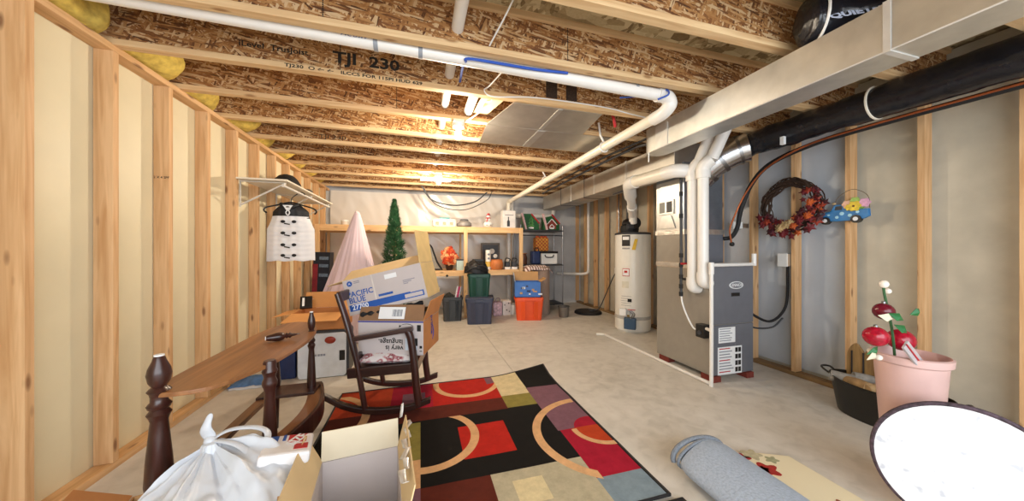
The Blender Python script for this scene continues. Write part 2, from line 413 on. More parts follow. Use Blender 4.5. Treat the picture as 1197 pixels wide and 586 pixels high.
pipe('yellow_wire', 'pale wire curling down beside the nearest bulb', bez([(.37, 2.99, 2.455), (.5, 2.8, 2.5), (.53, 2.7, 2.55), (.57, 2.62, 2.53), (.56, 2.52, 2.56), (.55, 2.45, 2.6)], 6), .006, PVCW, 'wire', n=6)
pipe('hanging_cable', 'dark cable drooping in a loop from far joists', bez([(.02, 6.0, 2.44), (.2, 6.05, 2.2), (.6, 6.1, 2.12), (1.0, 6.1, 2.2), (1.25, 6.1, 2.40)], 8), .012, DARKG, 'cable', n=8)
pipe('hanging_cable', 'second dark cable drooping lowest before the far wall', bez([(.05, 6.16, 2.44), (.3, 6.2, 2.13), (.8, 6.2, 2.05), (1.25, 6.2, 2.25), (1.35, 6.1, 2.42)], 8), .008, DARKG, 'cable', n=8)
pipe('red_hose', 'short red tube end beneath joist behind drain pipe', bez([(1.72, 2.62, 2.6), (1.74, 2.6, 2.5), (1.77, 2.62, 2.44)], 5), .014, RED, 'tube', n=8)
pipe('conduit', 'white painted conduit bar under a far joist by rear bulb', [(.0, 5.53, 2.455), (.5, 5.53, 2.455)], .022, WHITE, 'conduit')

# panned joist bays in sheet steel
t = thing('joist_bay_panning', 'silver sheet metal panning closing two joist bays beside bulb', 'sheet metal', (1.2, 2.96, 2.46))
MB().prism([(.72, 2.46), (1.53, 2.46), (1.60, 2.945), (.60, 2.945)], 2.464, 2.4685).build('front_sheet', STEEL2, t, smooth=False)
MB().prism([(.60, 2.95), (2.0, 2.95), (2.05, 3.47), (.62, 3.47)], 2.462, 2.4665).build('rear_sheet', STEEL2, t, smooth=False)
MB().box(1.12, 1.16, 2.47, 2.94, 2.461, 2.464).box(1.12, 1.20, 2.96, 3.46, 2.459, 2.462).build('seam', STEEL, t, smooth=False)
MB().prism([(.50, 2.48), (.72, 2.48), (.60, 2.94), (.47, 2.94)], 2.55, 2.556).build('bay_liner', CARDL, t, smooth=False)

# main trunk duct
t = thing('trunk_duct', 'long galvanised trunk duct running overhead toward camera on the right', 'duct', (2.1, 1.5, 2.176))
k_ = .9736
prof = [(x*k_, y*k_) for x, y in [(2.08, -1.5), (2.08, 2.50), (2.085, 2.56), (2.105, 2.605), (2.14, 2.63), (2.23, 2.63), (2.265, 2.605), (2.285, 2.56), (2.29, 2.5), (2.29, -1.5)]]
MB().prism(prof, 2.176, 2.40).build('duct_body', STEEL, t)
MB().box(2.020, 2.234, .90, .925, 2.171, 2.404).build('duct_cleat', plain('pale cleat', 'e2e2e0', .4, .6), t, smooth=False)
MB().box(2.019, 2.025, 2.24, 2.38, 2.18, 2.375).build('foil_tape', plain('foil tape', 'e4e4e2', .35, .7), t, smooth=False)
MB().tube([(2.024, -1.4, 2.177), (2.024, 2.43, 2.177)], .004, 6).build('edge_seam', plain('bright edge', 'f0f0ee', .35, .5), t)
MB().tube([(2.03, 2.48, 2.18), (2.03, 2.48, 2.09)], .006, 6).build('hanger_rod', STEEL, t)

t = thing('branch_duct', 'lower galvanised duct continuing back along right side to far wall', 'duct', (2.75, 4.6, 2.16))
MB().box(2.60, 2.98, 2.78, 6.55, 2.15, 2.44).build('duct_body', STEEL2, t, smooth=False, bevel=.004)
for y in (3.6, 4.4, 5.2): MB().box(2.594, 2.986, y, y+.03, 2.144, 2.446).build('duct_cleat', STEEL, t, smooth=False)
for y in (4.7, 5.6):
    MB().tube([(2.585, y, 2.7), (2.585, y, 2.13), (3.0, y, 2.13)], .006, 6).build('hanger_rod', DARKG, t)
pipe('black_gas_line', 'thin dark gas line strapped along branch duct under joists', bez([(2.40, 2.7, 2.36), (2.36, 3.0, 2.44), (2.36, 3.4, 2.452), (2.38, 4.2, 2.453), (2.42, 5.2, 2.453), (2.45, 6.2, 2.453)], 5), .016, DARKG, 'gas pipe')
pipe('copper_water_line', 'thin dark water line beside the gas line beneath joists', bez([(2.28, 2.75, 2.44), (2.25, 3.6, 2.457), (2.27, 4.6, 2.457), (2.3, 5.8, 2.457)], 5), .012, BLACKR, 'water pipe')

# black insulated ducts
SHINY = plain('bright galvanised', 'd8dade', .24, 1, var=.06, scale=9)
BAGBLK = plain('black foil jacket', '1a1b21', .25, var=.3, scale=14, bump=.9)
def flex(name, label, path, r, seed):
    P = bez(path, 10); rr = [r*(1+.05*noise.noise((i*.8, seed, 0)))*(1 if seed != 3 else min(1, .45+.055*i)) for i in range(len(P))]
    t = thing(name, label, 'flexible duct', P[0])
    mb = MB(); mb.tube(P, rr, 28)
    for i, v in enumerate(mb.v):
        d = .018*noise.noise((v[0]*9, v[1]*9, v[2]*14+seed)); mb.v[i] = (v[0], v[1]+d, v[2]+d)
    mb.build('duct_jacket', BAGBLK, t); return t
fa, fb = Vector((2.00, 1.25, 2.528)), Vector((2.62, .83, 2.545)); fdir = (fb-fa).normalized()
fd = flex('flexible_duct', 'black insulated flexible duct lying above trunk duct with white lettering', [fa, fa*.95+fb*.05, fa*.88+fb*.12, fa*.7+fb*.3, fa*.3+fb*.7, fb], .122, 3)
ang = math.degrees(math.atan2(fdir.y, fdir.x)); nrm = Vector((fdir.y, -fdir.x, 0)).normalized()
for f in (.30, .88):
    c = fa+(fb-fa)*f + (nrm*.87+Vector((0, 0, -.5)))*.134
    text('QUIETFLEX', .06, Matrix.Translation(c) @ RZ(ang) @ RX(60), plain('pale lettering', 'c9d2e8', .5), fd, bold=.0025, squash=.95)
c = fa+(fb-fa)*.10
MB().tube([c+nrm*.13*math.cos(a)+Vector((0, 0, .13*math.sin(a))) for a in [2*PI*i/24 for i in range(24)]], .007, 6, closed=True).build('strap', PVC, fd)
f2 = flex('flexible_duct', 'black plastic wrapped flexible duct running along top of right wall', [(3.20, 2.46, 2.325), (3.22, 2.35, 2.35), (3.22, 2.0, 2.352), (3.2, 1.5, 2.352), (3.2, .9, 2.352), (3.2, .2, 2.352)], .113, 8)
MB().tube([(3.2+.12*math.cos(a), 1.50, 2.352+.115*math.sin(a)) for a in [2*PI*i/24 for i in range(24)]], .008, 6, closed=True).build('strap', PVCW, f2)
MB().box(3.10, 3.13, 2.05, 2.08, 2.22, 2.29).build('wire_tag', LABEL, f2, smooth=False)
t = thing('metal_collar', 'shiny galvanised round elbow joining black duct above furnace', 'duct elbow', (3.0, 2.7, 2.2))
MB().tube(bez([(2.98, 2.82, 2.06), (3.0, 2.74, 2.15), (3.06, 2.63, 2.24), (3.15, 2.52, 2.305), (3.21, 2.45, 2.325)], 5), .145, 32).build('elbow', SHINY, t)
for p, q in (((2.99, 2.775, 2.11), (3.0, 2.75, 2.14)), ((3.05, 2.645, 2.23), (3.068, 2.62, 2.248)), ((3.15, 2.525, 2.302), (3.168, 2.505, 2.31))):
    MB().tube([p, q], .152, 32).build('bead', CHROME, t)

# ------------------------------------------------------------------ furnace
FT = thing('furnace', 'grey upright gas furnace with taped taupe side and tall metal plenum', 'furnace', (2.96, 2.8, 0))
fx0, fx1, fy0, fy1 = 2.70, 3.225, 2.41, 3.16
MB().box(fx0, fx1, fy0+.012, fy1, .055, 1.12).build('cabinet', TAUPE, FT, smooth=False, bevel=.006)
MB().box(fx0+.006, fx1, fy0, fy0+.012, .06, .545).build('lower_door', GREYM, FT, smooth=False, bevel=.005)
up = MB().box(fx0+.006, fx1, fy0, fy0+.012, .551, 1.12).build('upper_door', GREYM, FT, smooth=False, bevel=.005)
for x, y in ((2.72, 2.42), (3.14, 2.42), (2.72, 3.0), (3.14, 3.0)):
    MB().box(x-.02, x+.07, y-.025, y+.12, 0, .055).build('foot_block', plain('brick red block', '7a3328', .8, var=.2), FT, smooth=False)
MB().box(2.690, 3.23, 2.60, 3.165, 1.10, 1.135).build('top_flange', STEEL, FT, smooth=False)
MB().box(fx0, fx1, 2.74, fy1, 1.135, 1.46).build('coil_cabinet', GREYM, FT, smooth=False, bevel=.004)
MB().box(fx0-.003, fx0-.001, 2.74, fy1, 1.14, 1.45).build('coil_side', TAUPE, FT, smooth=False)
MB().box(fx0-.012, fx1+.008, 2.735, fy1+.01, 1.445, 1.50).build('foil_seam', plain('crinkled foil', 'd4d2cc', .35, .85, var=.15, scale=30, bump=.4), FT, smooth=False)
MB().box(fx0-.006, fx0-.002, 2.42, fy1, 1.085, 1.14).build('foil_tape', plain('foil tape strip', 'dedad2', .3, .8, var=.12, scale=30, bump=.4), FT, smooth=False)
pl = MB().box(fx0, fx1, 2.75, fy1, 1.50, 2.22).build('plenum', plain('blue grey sheet steel', '8f97a2', .35, .75, var=.08), FT, smooth=False, bevel=.003)
MB().box(fx0-.004, fx0-.001, 2.78, 3.16, 1.50, 2.05).build('plenum_side', plain('pale sheet steel', 'c9cac8', .35, .6, var=.06), FT, smooth=False)
MB().prism([(2.86, 1.52), (3.12, 1.52), (3.06, 1.66), (2.92, 1.66)], 0, .012, Matrix(((0, 0, -1, fx0-.004), (1, 0, 0, 0), (0, 1, 0, 0), (0, 0, 0, 1)))).build('access_hood', plain('silver hood', 'd2d2cf', .3, .6), FT, smooth=False)
wd = MB().box(fx0-.02, fx0-.004, 2.88, 3.11, 1.68, 1.84).build('window_reflection', plain('reflected window frame', 'd0d0cc', .35, .5), FT, smooth=False)  # reflection of windows in the metal, built as a pale frame with two panes
MB().box(fx0-.022, fx0-.0195, 2.90, 2.98, 1.70, 1.82).build('reflected_pane', DARKG, wd, smooth=False)
MB().box(fx0-.022, fx0-.0195, 3.01, 3.09, 1.70, 1.82).build('reflected_pane', plain('opening grey', '8a8a84', .5), wd, smooth=False)
# furnace badge, display and stickers
S = T(2.995, fy0-.001, .93) @ FACE_NEAR
bd = MB().prism(ell(0, 0, .088, .036, 32), -.001, .006, S).build('badge', LABEL, FT)
MB().prism(ell(0, 0, .080, .029, 32), .006, .007, S).build('badge_field', GREYM, bd)
text('LENNOX', .042, S @ T(0, 0, .0075), LABEL, bd, bold=.0006, squash=.9)
MB().box(2.935, 3.04, fy0-.006, fy0, .82, .855).build('display_window', BLACKP, FT, smooth=False, bevel=.002)
def sticker(x0, x1, z0, z1, y, rows, parent, black=True, red=True):
    s_ = MB().box(x0, x1, y-.0015, y, z0, z1).build('sticker', LABEL, parent, smooth=False)
    w_ = x1-x0; h_ = z1-z0; mb = MB(); mr = MB(); mk = MB()
    for i in range(rows):
        z = z1-h_*(i+.8)/(rows+.6); L_ = .62 if black else .85
        (mr if red and i % 4 == 0 else mb).box(x0+w_*.06, x0+w_*(.06+L_*(.7+.3*rnd.random())), y-.0022, y-.0015, z, z+h_*.35/(rows+.6))
    mb.build('print', plain('grey print', '8b8f98', .7), s_, smooth=False)
    for k in range(len(mr.f)//6):
        one = MB(); one.add(mr.v[8*k:8*k+8], [tuple(i-8*k for i in f) for f in mr.f[6*k:6*k+6]]).build('red_print', RED, s_, smooth=False)
    if black:
        for i in range(4):
            for j in range(2):
                z = z1-h_*(i+.95)/4.2; mk.box(x0+w_*(.72+.13*j), x0+w_*(.83+.13*j), y-.0022, y-.0015, z, z+h_*.17)
        mk.build('pictogram', BLACKP, s_, smooth=False)
sticker(2.775, 2.985, .37, .52, fy0, 6, FT, False, False)
sticker(2.765, 3.07, .06, .33, fy0, 9, FT)
MB().ball((2.985, fy0, .345), .008).build('screw', CHROME, FT)
sw = MB().box(2.93, 3.01, 2.736, 2.74, 1.255, 1.34).build('port_plate', LABEL, FT, smooth=False)
for x in (2.955, 2.99): MB().lathe([(.012, 0), (.012, .02), (.004, .021)], 14, T(x, 2.736, 1.275) @ RX(90)).build('port', BLACKP, sw)
sb = MB().box(2.62, 2.70, 2.43, 2.53, .42, .55).build('control_box', BLACKP, FT, smooth=False, bevel=.006)
MB().lathe([(.02, 0), (.02, .012), (.008, .013)], 14, T(2.62, 2.48, .47) @ RY(-90)).build('knob', DARKG, sb)

def side_y(u_t, X):      # helper kept metric: y where a vertical run stands along the cabinet side
    return u_t
t = thing('vent_pipe', 'left of two white vent pipes dropping down furnace side', 'vent pipe', (2.60, 2.78, .9), group='white vent pipes beside the furnace')
def vent(t, x, y, zb, up):
    MB().tube([(x, y, zb+.06), (x, y, 2.02)], .048, 20).build('riser', PVC, t)
    MB().tube(bez([(x, y, zb+.10), (x, y, zb+.03), (x+.02, y, zb), (x+.072, y, zb-.005)], 5), .056, 20).build('bottom_elbow', PVC, t)
    MB().tube([(x, y, 1.97), (x, y, 2.04)], .062, 20).build('coupling', PVC, t)
    MB().tube(bez([(x, y, 1.98), (x, y, 2.06), (x+.01, y-.03, 2.11), up[0]], 6), .061, 20).build('top_elbow', PVC, t)
    MB().tube(up, .052, 20).build('upper_run', PVC, t)
vent(t, 2.625, 2.57, .90, [(2.65, 2.52, 2.14), (2.72, 2.44, 2.42)])
t = thing('vent_pipe', 'right of two white vent pipes dropping down furnace side', 'vent pipe', (2.62, 2.56, .95), group='white vent pipes beside the furnace')
vent(t, 2.625, 2.445, .96, [(2.66, 2.38, 2.14), (2.74, 2.30, 2.42)])
t = thing('gas_pipe', 'dark vertical gas pipe with valve in front of furnace side', 'gas pipe', (2.62, 2.85, .75))
gx, gy = 2.60, 2.69
MB().tube([(gx, gy, 2.05), (gx, gy, .80)], .014, 12).build('riser', DARKG, t)
for z in (1.86, 1.63, 1.22, 1.12, 1.0, .9, .82): MB().tube([(gx, gy, z-.022), (gx, gy, z+.022)], .02, 12).build('fitting', BLACKR, t)
MB().tube([(gx, gy, 1.135), (gx-.002, gy-.04, 1.135)], .011, 10).build('valve_body', plain('brass', 'b8923c', .35, .8), t)
MB().box(gx-.045, gx+.045, gy-.05, gy-.04, 1.128, 1.146).build('valve_handle', RED, t, smooth=False)
MB().tube([(gx, gy, .98), (2.705, 2.60, .955)], .012, 10).build('branch', BLACKR, t)
MB().tube([(gx, gy, 2.03), (gx+.02, gy+.02, 2.08), (gx+.1, gy+.2, 2.10), (2.8, 4.2, 2.12)], .012, 10).build('overhead_run', DARKG, t)
pipe('white_cord', 'thin white hose curving from gas pipe to black control box', bez([(2.60, 2.69, .83), (2.60, 2.67, .72), (2.61, 2.62, .60), (2.615, 2.56, .51), (2.62, 2.53, .49)], 6), .008, WHITE, 'flex cord', n=8)  # white flex cord linking gas pipe and control box
t = thing('condensate_pipe', 'thin white drain tubing framing furnace corner and running along floor', 'pipe', (2.62, 2.33, 0))
MB().tube(bez([(2.63, 4.17, .02), (2.62, 3.0, .02), (2.615, 2.42, .022), (2.615, 2.36, .03), (2.615, 2.345, .07), (2.615, 2.345, 1.13)], 4), .017, 12).build('floor_run', PVC, t)
MB().tube([(2.615, 2.345, 1.05), (2.615, 2.345, 1.16)], .023, 12).build('tee', PVC, t)
MB().tube([(2.615, 2.345, 1.135), (3.0, 2.37, 1.135), (3.20, 2.385, 1.135)], .017, 12).build('top_run', PVC, t)
MB().tube([(3.20, 2.385, 1.12), (3.20, 2.385, 1.24)], .021, 12).build('vent_stub', PVC, t)
MB().tube([(2.615, 2.345, .52), (2.64, 2.42, .52)], .015, 12).build('side_branch', PVC, t)
MB().tube([(2.63, 4.17, .02), (2.52, 4.22, .02)], .02, 12).build('end_elbow', PVCW, t)

t = thing('refrigerant_line', 'black insulated line with copper tube curving down beside plenum', 'refrigerant line', (3.3, 2.6, 1.5))
MB().tube(bez([(3.30, .6, 2.22), (3.30, 1.6, 2.22), (3.31, 2.0, 2.20), (3.32, 2.33, 2.12), (3.31, 2.50, 1.95), (3.30, 2.60, 1.7), (3.30, 2.64, 1.52), (3.28, 2.69, 1.42), (3.22, 2.735, 1.40)], 6), .022, 12).build('insulated_tube', BLACKR, t)
MB().tube(bez([(3.25, .6, 2.215), (3.25, 1.6, 2.215), (3.26, 2.0, 2.19), (3.27, 2.32, 2.08), (3.25, 2.50, 1.88), (3.22, 2.60, 1.65), (3.21, 2.65, 1.5), (3.24, 2.66, 1.36)], 6), .009, 10).build('copper_tube', COPPER, t)
MB().ball((3.25, 2.66, 1.34), .025).build('valve_cap', BLACKP, t)
t = thing('electrical_box', 'small white junction box on concrete beside black refrigerant line', 'electrical box', (3.5, 2.9, 1.55))
MB().box(3.42, 3.56, 2.78, 2.83, 1.52, 1.60).build('cover', WHITE, t, smooth=False, bevel=.006)
MB().box(3.44, 3.70, 2.82, 2.86, 1.535, 1.585).build('backbox', STEEL, t, smooth=False)
t = thing('electrical_box', 'white switch box fixed to stud below autumn wreath', 'electrical box', (3.63, 2.39, 1.17))
eb = MB().box(3.600, 3.70, 2.345, 2.43, 1.11, 1.235).build('box_body', STEEL, t, smooth=False)
MB().box(3.592, 3.60, 2.34, 2.435, 1.105, 1.24).build('cover', WHITE, t, smooth=False, bevel=.003)
pipe('power_cable', 'dark cable sagging from furnace to right stud', bez([(3.225, 2.5, .68), (3.30, 2.45, .60), (3.45, 2.42, .54), (3.58, 2.4, .60), (3.67, 2.395, .75), (3.68, 2.395, 1.12)], 6), .013, BLACKR, 'cable', n=8)
pipe('power_cable', 'grey cable hanging below the dark one on right wall', bez([(3.24, 2.52, .50), (3.4, 2.5, .455), (3.55, 2.45, .47), (3.66, 2.43, .56)], 6), .009, DARKG, 'cable', n=8)

# ------------------------------------------------------------------ water heater
hx, hy = 3.27, 4.37
t = thing('water_heater', 'tall white cylindrical water heater with black blower on top', 'water heater', (hx, hy, 0))
tank = plain('white enamel tank', 'e9e7e0', .3, var=.02)
MB().lathe([(.24, .0), (.25, .02), (.268, .03), (.27, .05), (.27, 1.50), (.262, 1.53), (.02, 1.54)], 48, T(hx, hy, 0)).build('tank', tank, t)
MB().lathe([(.272, 1.515), (.275, 1.52), (.275, 1.54), (.25, 1.55)], 48, T(hx, hy, 0)).build('top_rim', DARKG, t)
MB().lathe([(.2725, .20), (.2735, .205), (.2735, .245), (.2725, .25)], 48, T(hx, hy, 0)).build('lower_band', plain('grey band', 'b4b4b2', .4), t)
bl = MB().lathe([(.13, 1.55), (.14, 1.60), (.13, 1.66), (.06, 1.70)], 24, T(hx-.08, hy-.03, 0)).build('blower', BLACKR, t)
MB().tube([(hx-.10, hy-.20, 1.69), (hx-.04, hy+.08, 1.69)], .09, 20).build('fan_housing', BLACKP, bl)
MB().tube([(hx-.2, hy-.14, 1.63), (hx-.12, hy-.16, 1.63)], .05, 14).build('motor', DARKG, bl)
def lab(a, z, w_, h_, m, name, r=.2725):
    mb = MB(); n = 6
    vs = []
    for i in range(n+1):
        th = R(a)+(-w_/2+w_*i/n)/r
        vs += [(hx+r*math.cos(th), hy+r*math.sin(th), z-h_/2), (hx+r*math.cos(th), hy+r*math.sin(th), z+h_/2)]
    mb.add(vs, [(2*i, 2*i+2, 2*i+3, 2*i+1) for i in range(n)]); return mb.build(name, m, t)
A0 = 232     # angle facing the camera
lab(A0-20, 1.42, .13, .17, BLACKP, 'brand_plate'); lab(A0-20, 1.455, .10, .05, LABEL, 'brand_plate_band', .2735)
lab(A0-20, 1.30, .12, .025, plain('grey print plate', '9a9a98', .6), 'print_line')
lab(A0-20, .93, .11, .12, RED, 'warning_label'); lab(A0-20, .93, .095, .1, LABEL, 'warning_panel', .2733); lab(A0-20, .94, .05, .035, RED, 'warning_mark', .274)
lab(A0-22, .74, .11, .10, plain('beige sticker', 'd8d4c4', .6), 'sticker')
for i in range(5): lab(A0-18-rnd.random()*4, .56-.035*i, .16, .008, plain('print', 'a8a8a6', .6), 'print_line')
lab(A0-8, .50, .06, .05, INK, 'diagram'); lab(A0-2, .36, .11, .012, RED, 'red_print')
lab(A0-12, .26, .04, .04, plain('brass cap', 'b09048', .4, .6), 'inspection_cap')
gv = MB().box(-.085, .085, -.05, .03, -.085, .085, T(hx-.21, hy-.22, .16) @ RZ(-44)).build('gas_valve', plain('blue valve', '33506e', .4), t, smooth=False, bevel=.01)
MB().box(-.05, .05, -.06, .02, -.05, .05, T(hx-.28, hy-.15, .33) @ RZ(-44)).build('valve_cover', WHITE, t, smooth=False, bevel=.008)
for k in (-.02, .02): MB().tube(bez([(hx-.22+k, hy-.27, .24), (hx-.2+k, hy-.29, .31), (hx-.24+k, hy-.25, .36)], 5), .008, 8).build('valve_tube', CHROME, t)
MB().tube([(hx-.24, hy-.262, .3), (hx-.24, hy-.262, .36)], .006, 6).build('probe', CHROME, t)
yt = MB().prism([(-.022, -.09), (.03, -.08), (.022, .09), (-.02, .08)], 0, .002, T(hx-.145, hy-.245, 1.36) @ RZ(-30) @ RX(90) @ RZ(-14)).build('yellow_tag', plain('yellow tag', 'e0b82c', .5), t, smooth=False)
MB().lathe([(.0274, .3), (.0274, 1.45)], 4, T(9, 9, 0)) if False else None
t = thing('heater_vent_pipe', 'thick ivory vent pipe running from water heater blower over to furnace', 'vent pipe', (2.5, 3.4, 2.1))
MB().tube([(3.15, 4.2, 1.69), (3.12, 4.16, 1.80), (2.62, 3.56, 2.05)], .058, 20).build('riser', PVC, t)
MB().tube([(3.0, 4.015, 1.86), (2.92, 3.92, 1.90)], .07, 20).build('coupling', PVC, t)
MB().tube(bez([(2.72, 3.68, 2.0), (2.58, 3.51, 2.07), (2.515, 3.41, 2.10), (2.50, 3.28, 2.105)], 6), .08, 20).build('elbow', PVC, t)
MB().tube([(2.50, 3.34, 2.104), (2.50, 2.72, 2.09)], .07, 20).build('main_run', PVCW, t)
MB().tube(bez([(2.50, 2.80, 2.092), (2.50, 2.70, 2.09), (2.54, 2.64, 2.085), (2.64, 2.62, 2.08)], 5), .07, 20).build('end_elbow', PVC, t)

# pipes, outlet and things against the right rear studs
pipe('drain_tube', 'thin white pipe dropping down right rear studs then bending left', bez([(3.60, 6.35, 2.47), (3.6, 6.35, 1.5), (3.6, 6.35, .9), (3.59, 6.36, .78), (3.5, 6.4, .74), (3.35, 6.5, .735), (3.08, 6.85, .735)], 6), .03, PVC, n=12)
pipe('wall_conduit', 'dull vertical conduit between rear right studs', [(3.62, 5.25, 2.44), (3.62, 5.25, .4)], .016, CHROME, 'conduit', n=10)
pipe('rear_vent_pipe', 'white pipe crossing high along far wall above metal shelves', bez([(1.89, 6.92, 2.05), (2.8, 6.92, 2.06), (2.98, 6.92, 2.09), (3.02, 6.92, 2.3)], 6), .05, PVC)
t = thing('water_manifold', 'blue water tubing and fittings fixed beside white water heater', 'water manifold', (3.6, 5.0, 1.0))
for x, y, z0, z1 in ((3.56, 4.90, .75, 1.35), (3.6, 4.97, .9, 1.5), (3.58, 4.84, .8, 1.15)):
    MB().tube([(x, y, z0), (x, y, z1)], .02, 10).build('blue_tube', plain('blue tubing', '26477c', .4), t)
    MB().tube([(x, y, z1), (x, y, 2.4)], .012, 10).build('riser', DARKG, t)
MB().tube([(3.52, 4.9, .86), (3.66, 4.9, .86)], .03, 10).build('fitting', WHITE, t)
MB().tube([(3.52, 4.9, .95), (3.66, 4.9, .95)], .024, 10).build('fitting', CHROME, t)
MB().tube(bez([(3.58, 4.84, .8), (3.56, 4.8, .6), (3.50, 4.72, .4), (3.45, 4.7, .3)], 5), .01, 8).build('pigtail', COPPER, t)
t = thing('wall_outlet', 'white double outlet box on stud left of water heater', 'outlet', (3.62, 5.30, .9))
MB().box(3.60, 3.642, 5.27, 5.36, .77, .93).build('plate', WHITE, t, smooth=False, bevel=.004)
for z in (.81, .87): MB().box(3.597, 3.60, 5.295, 5.335, z, z+.035).build('socket', BLACKP, t, smooth=False)
pipe('plug_cord', 'grey cord hanging from outlet down to sump cover', bez([(3.59, 5.31, .83), (3.54, 5.35, .7), (3.5, 5.5, .4), (3.42, 5.6, .12), (3.33, 5.62, .075)], 6), .01, DARKG, 'cord', n=8)
t = thing('sump_cover', 'round black sump pit cover on floor at right rear', 'sump cover', (3.25, 5.75, 0))
MB().lathe([(.27, 0), (.27, .03), (.25, .05), (.1, .055), (.02, .06)], 32, T(3.25, 5.75, 0)).build('lid', BLACKR, t)
MB().lathe([(.06, .05), (.06, .085), (.03, .09)], 20, T(3.3, 5.7, 0)).build('cap', DARKG, t)
t = thing('waste_bin', 'small grey bin standing on floor before metal shelving', 'bin', (2.60, 5.55, 0))
MB().lathe([(.085, 0), (.09, .01), (.105, .2), (.11, .205), (.10, .2), (.085, .02), (.02, .02)], 28, T(2.62, 5.55, 0)).build('body', plain('grey bin', '6e675f', .5), t)
MB().tube([(2.62+.108*math.cos(a), 5.55+.108*math.sin(a), .203) for a in [2*PI*i/28 for i in range(28)]], .006, 6, closed=True).build('rim', DARKG, t)
# ------------------------------------------------------------------ area rug
def rug():
    m, nt, b = newmat('patchwork rug pile'); L = nt.links
    tc = N(nt, 'ShaderNodeTexCoord'); sp = N(nt, 'ShaderNodeSeparateXYZ'); L.new(tc.outputs['Object'], sp.inputs[0])
    X, Y = sp.outputs[0], sp.outputs[1]
    def mth(op, a, b_=None, c_=None):
        n = N(nt, 'ShaderNodeMath', operation=op)
        for i, v in enumerate((a, b_, c_)):
            if v is None: continue
            if isinstance(v, (int, float)): n.inputs[i].default_value = v
            else: L.new(v, n.inputs[i])
        return n.outputs[0]
    def rect(x0, x1, y0, y1):
        ax = mth('LESS_THAN', mth('ABSOLUTE', mth('SUBTRACT', X, (x0+x1)/2)), abs(x1-x0)/2)
        ay = mth('LESS_THAN', mth('ABSOLUTE', mth('SUBTRACT', Y, (y0+y1)/2)), abs(y1-y0)/2)
        return mth('MULTIPLY', ax, ay)
    def dist(cx, cy):
        dx = mth('SUBTRACT', X, cx); dy = mth('SUBTRACT', Y, cy)
        return mth('SQRT', mth('ADD', mth('MULTIPLY', dx, dx), mth('MULTIPLY', dy, dy)))
    def ring(cx, cy, r0, r1, clip):
        d = dist(cx, cy); k = mth('LESS_THAN', mth('ABSOLUTE', mth('SUBTRACT', d, (r0+r1)/2)), (r1-r0)/2)
        return mth('MULTIPLY', k, rect(*clip))
    def disc(cx, cy, r, clip): return mth('MULTIPLY', mth('LESS_THAN', dist(cx, cy), r), rect(*clip))
    BLK, REDC, CRIM, CRM, OLV, MAUVE, BRN, BEI, BLU, ORG, TAN = '17130f', 'b32418', 'a3182f', 'd6c69c', '8a8040', '7c5763', '5a2417', 'b5ab90', '7f8f99', 'b8401c', 'd9aa7a'
    big = .9
    items = [
     (rect(.10, .675, 2.648, 3.2), REDC), (disc(.60, 3.13, .19, (.60, .70, 2.85, 3.1)), MAUVE), (rect(.672, .93, 2.668, 3.2), CRM), (rect(.93, 1.23, 2.765, 3.4), BLK),
     (rect(.672, .926, 2.46, 2.668), OLV), (rect(-.66, .672, 2.45, 2.648), BRN),
     (rect(-.66, -.235, 2.648, 3.2), ORG), (rect(-.235, .10, 2.648, 3.2), CRIM), (rect(-.146, .04, 2.735, 2.931), MAUVE),
     (rect(.926, 1.23, 2.05, 2.765), MAUVE), (rect(.94, 1.23, 1.566, 2.05), CRIM), (disc(1.20, 2.02, .15, (1.0, 1.23, 2.05, 2.3)), CRIM), (disc(1.20, 2.02, .17, (1.0, 1.23, 1.8, 2.05)), ORG), (rect(.94, 1.23, 1.36, 1.566), BLU),
     (rect(0, .926, 1.755, 2.45), BLK), (rect(-.12, 0, 2.0, 2.43), OLV), (rect(-.12, 0, 1.76, 2.0), TAN), (rect(-.12, 0, 1.36, 1.76), MAUVE), (rect(-.66, -.12, 1.76, 2.43), BLK), (rect(-.66, -.12, 1.36, 1.76), OLV),
     (rect(.255, .588, 1.925, 2.288), REDC), (rect(.378, .94, 1.36, 1.755), BEI), (rect(.482, .655, 1.50, 1.673), CRM), (rect(0, .378, 1.36, 1.755), BRN),
     (ring(.0455, 2.208, .288, .345, (0, .42, 1.8, 2.45)), TAN), (ring(1.2246, 1.97, .43, .488, (.6, 1.222, 1.80, 2.50)), TAN), (ring(1.2246, 1.97, .43, .488, (.6, .976, 1.50, 1.80)), TAN),
     (ring(1.235, 2.02, .175, .215, (1.0, 1.235, 1.80, 2.04)), TAN), (ring(.425, 3.035, .262, .312, (.09, .675, 2.7, 3.1)), TAN),
     (ring(-.85, 2.62, .42, .48, (-.66, -.3, 2.45, 3.02)), TAN),
    ]
    cur = None; base = lin(BLK)
    for mask, c in items:
        mx = N(nt, 'ShaderNodeMix', data_type='RGBA'); L.new(mask, mx.inputs[0]); mx.inputs[7].default_value = lin(c)
        if cur is None: mx.inputs[6].default_value = base
        else: L.new(cur, mx.inputs[6])
        cur = mx.outputs[2]
    nz = N(nt, 'ShaderNodeTexNoise'); nz.inputs['Scale'].default_value = 14; nz.inputs['Detail'].default_value = 9; nz.inputs['Roughness'].default_value = .75; L.new(tc.outputs['Object'], nz.inputs['Vector'])
    hv = N(nt, 'ShaderNodeHueSaturation'); L.new(cur, hv.inputs['Color']); L.new(mth('MULTIPLY_ADD', nz.outputs['Fac'], .9, .55), hv.inputs['Value'])
    L.new(hv.outputs['Color'], b.inputs['Base Color']); b.inputs['Roughness'].default_value = .95; b.inputs['Specular IOR Level'].default_value = .1
    b.inputs['Sheen Weight'].default_value = .03
    x0, x1, y0, y1 = -.66, 1.245, 1.36, 3.10
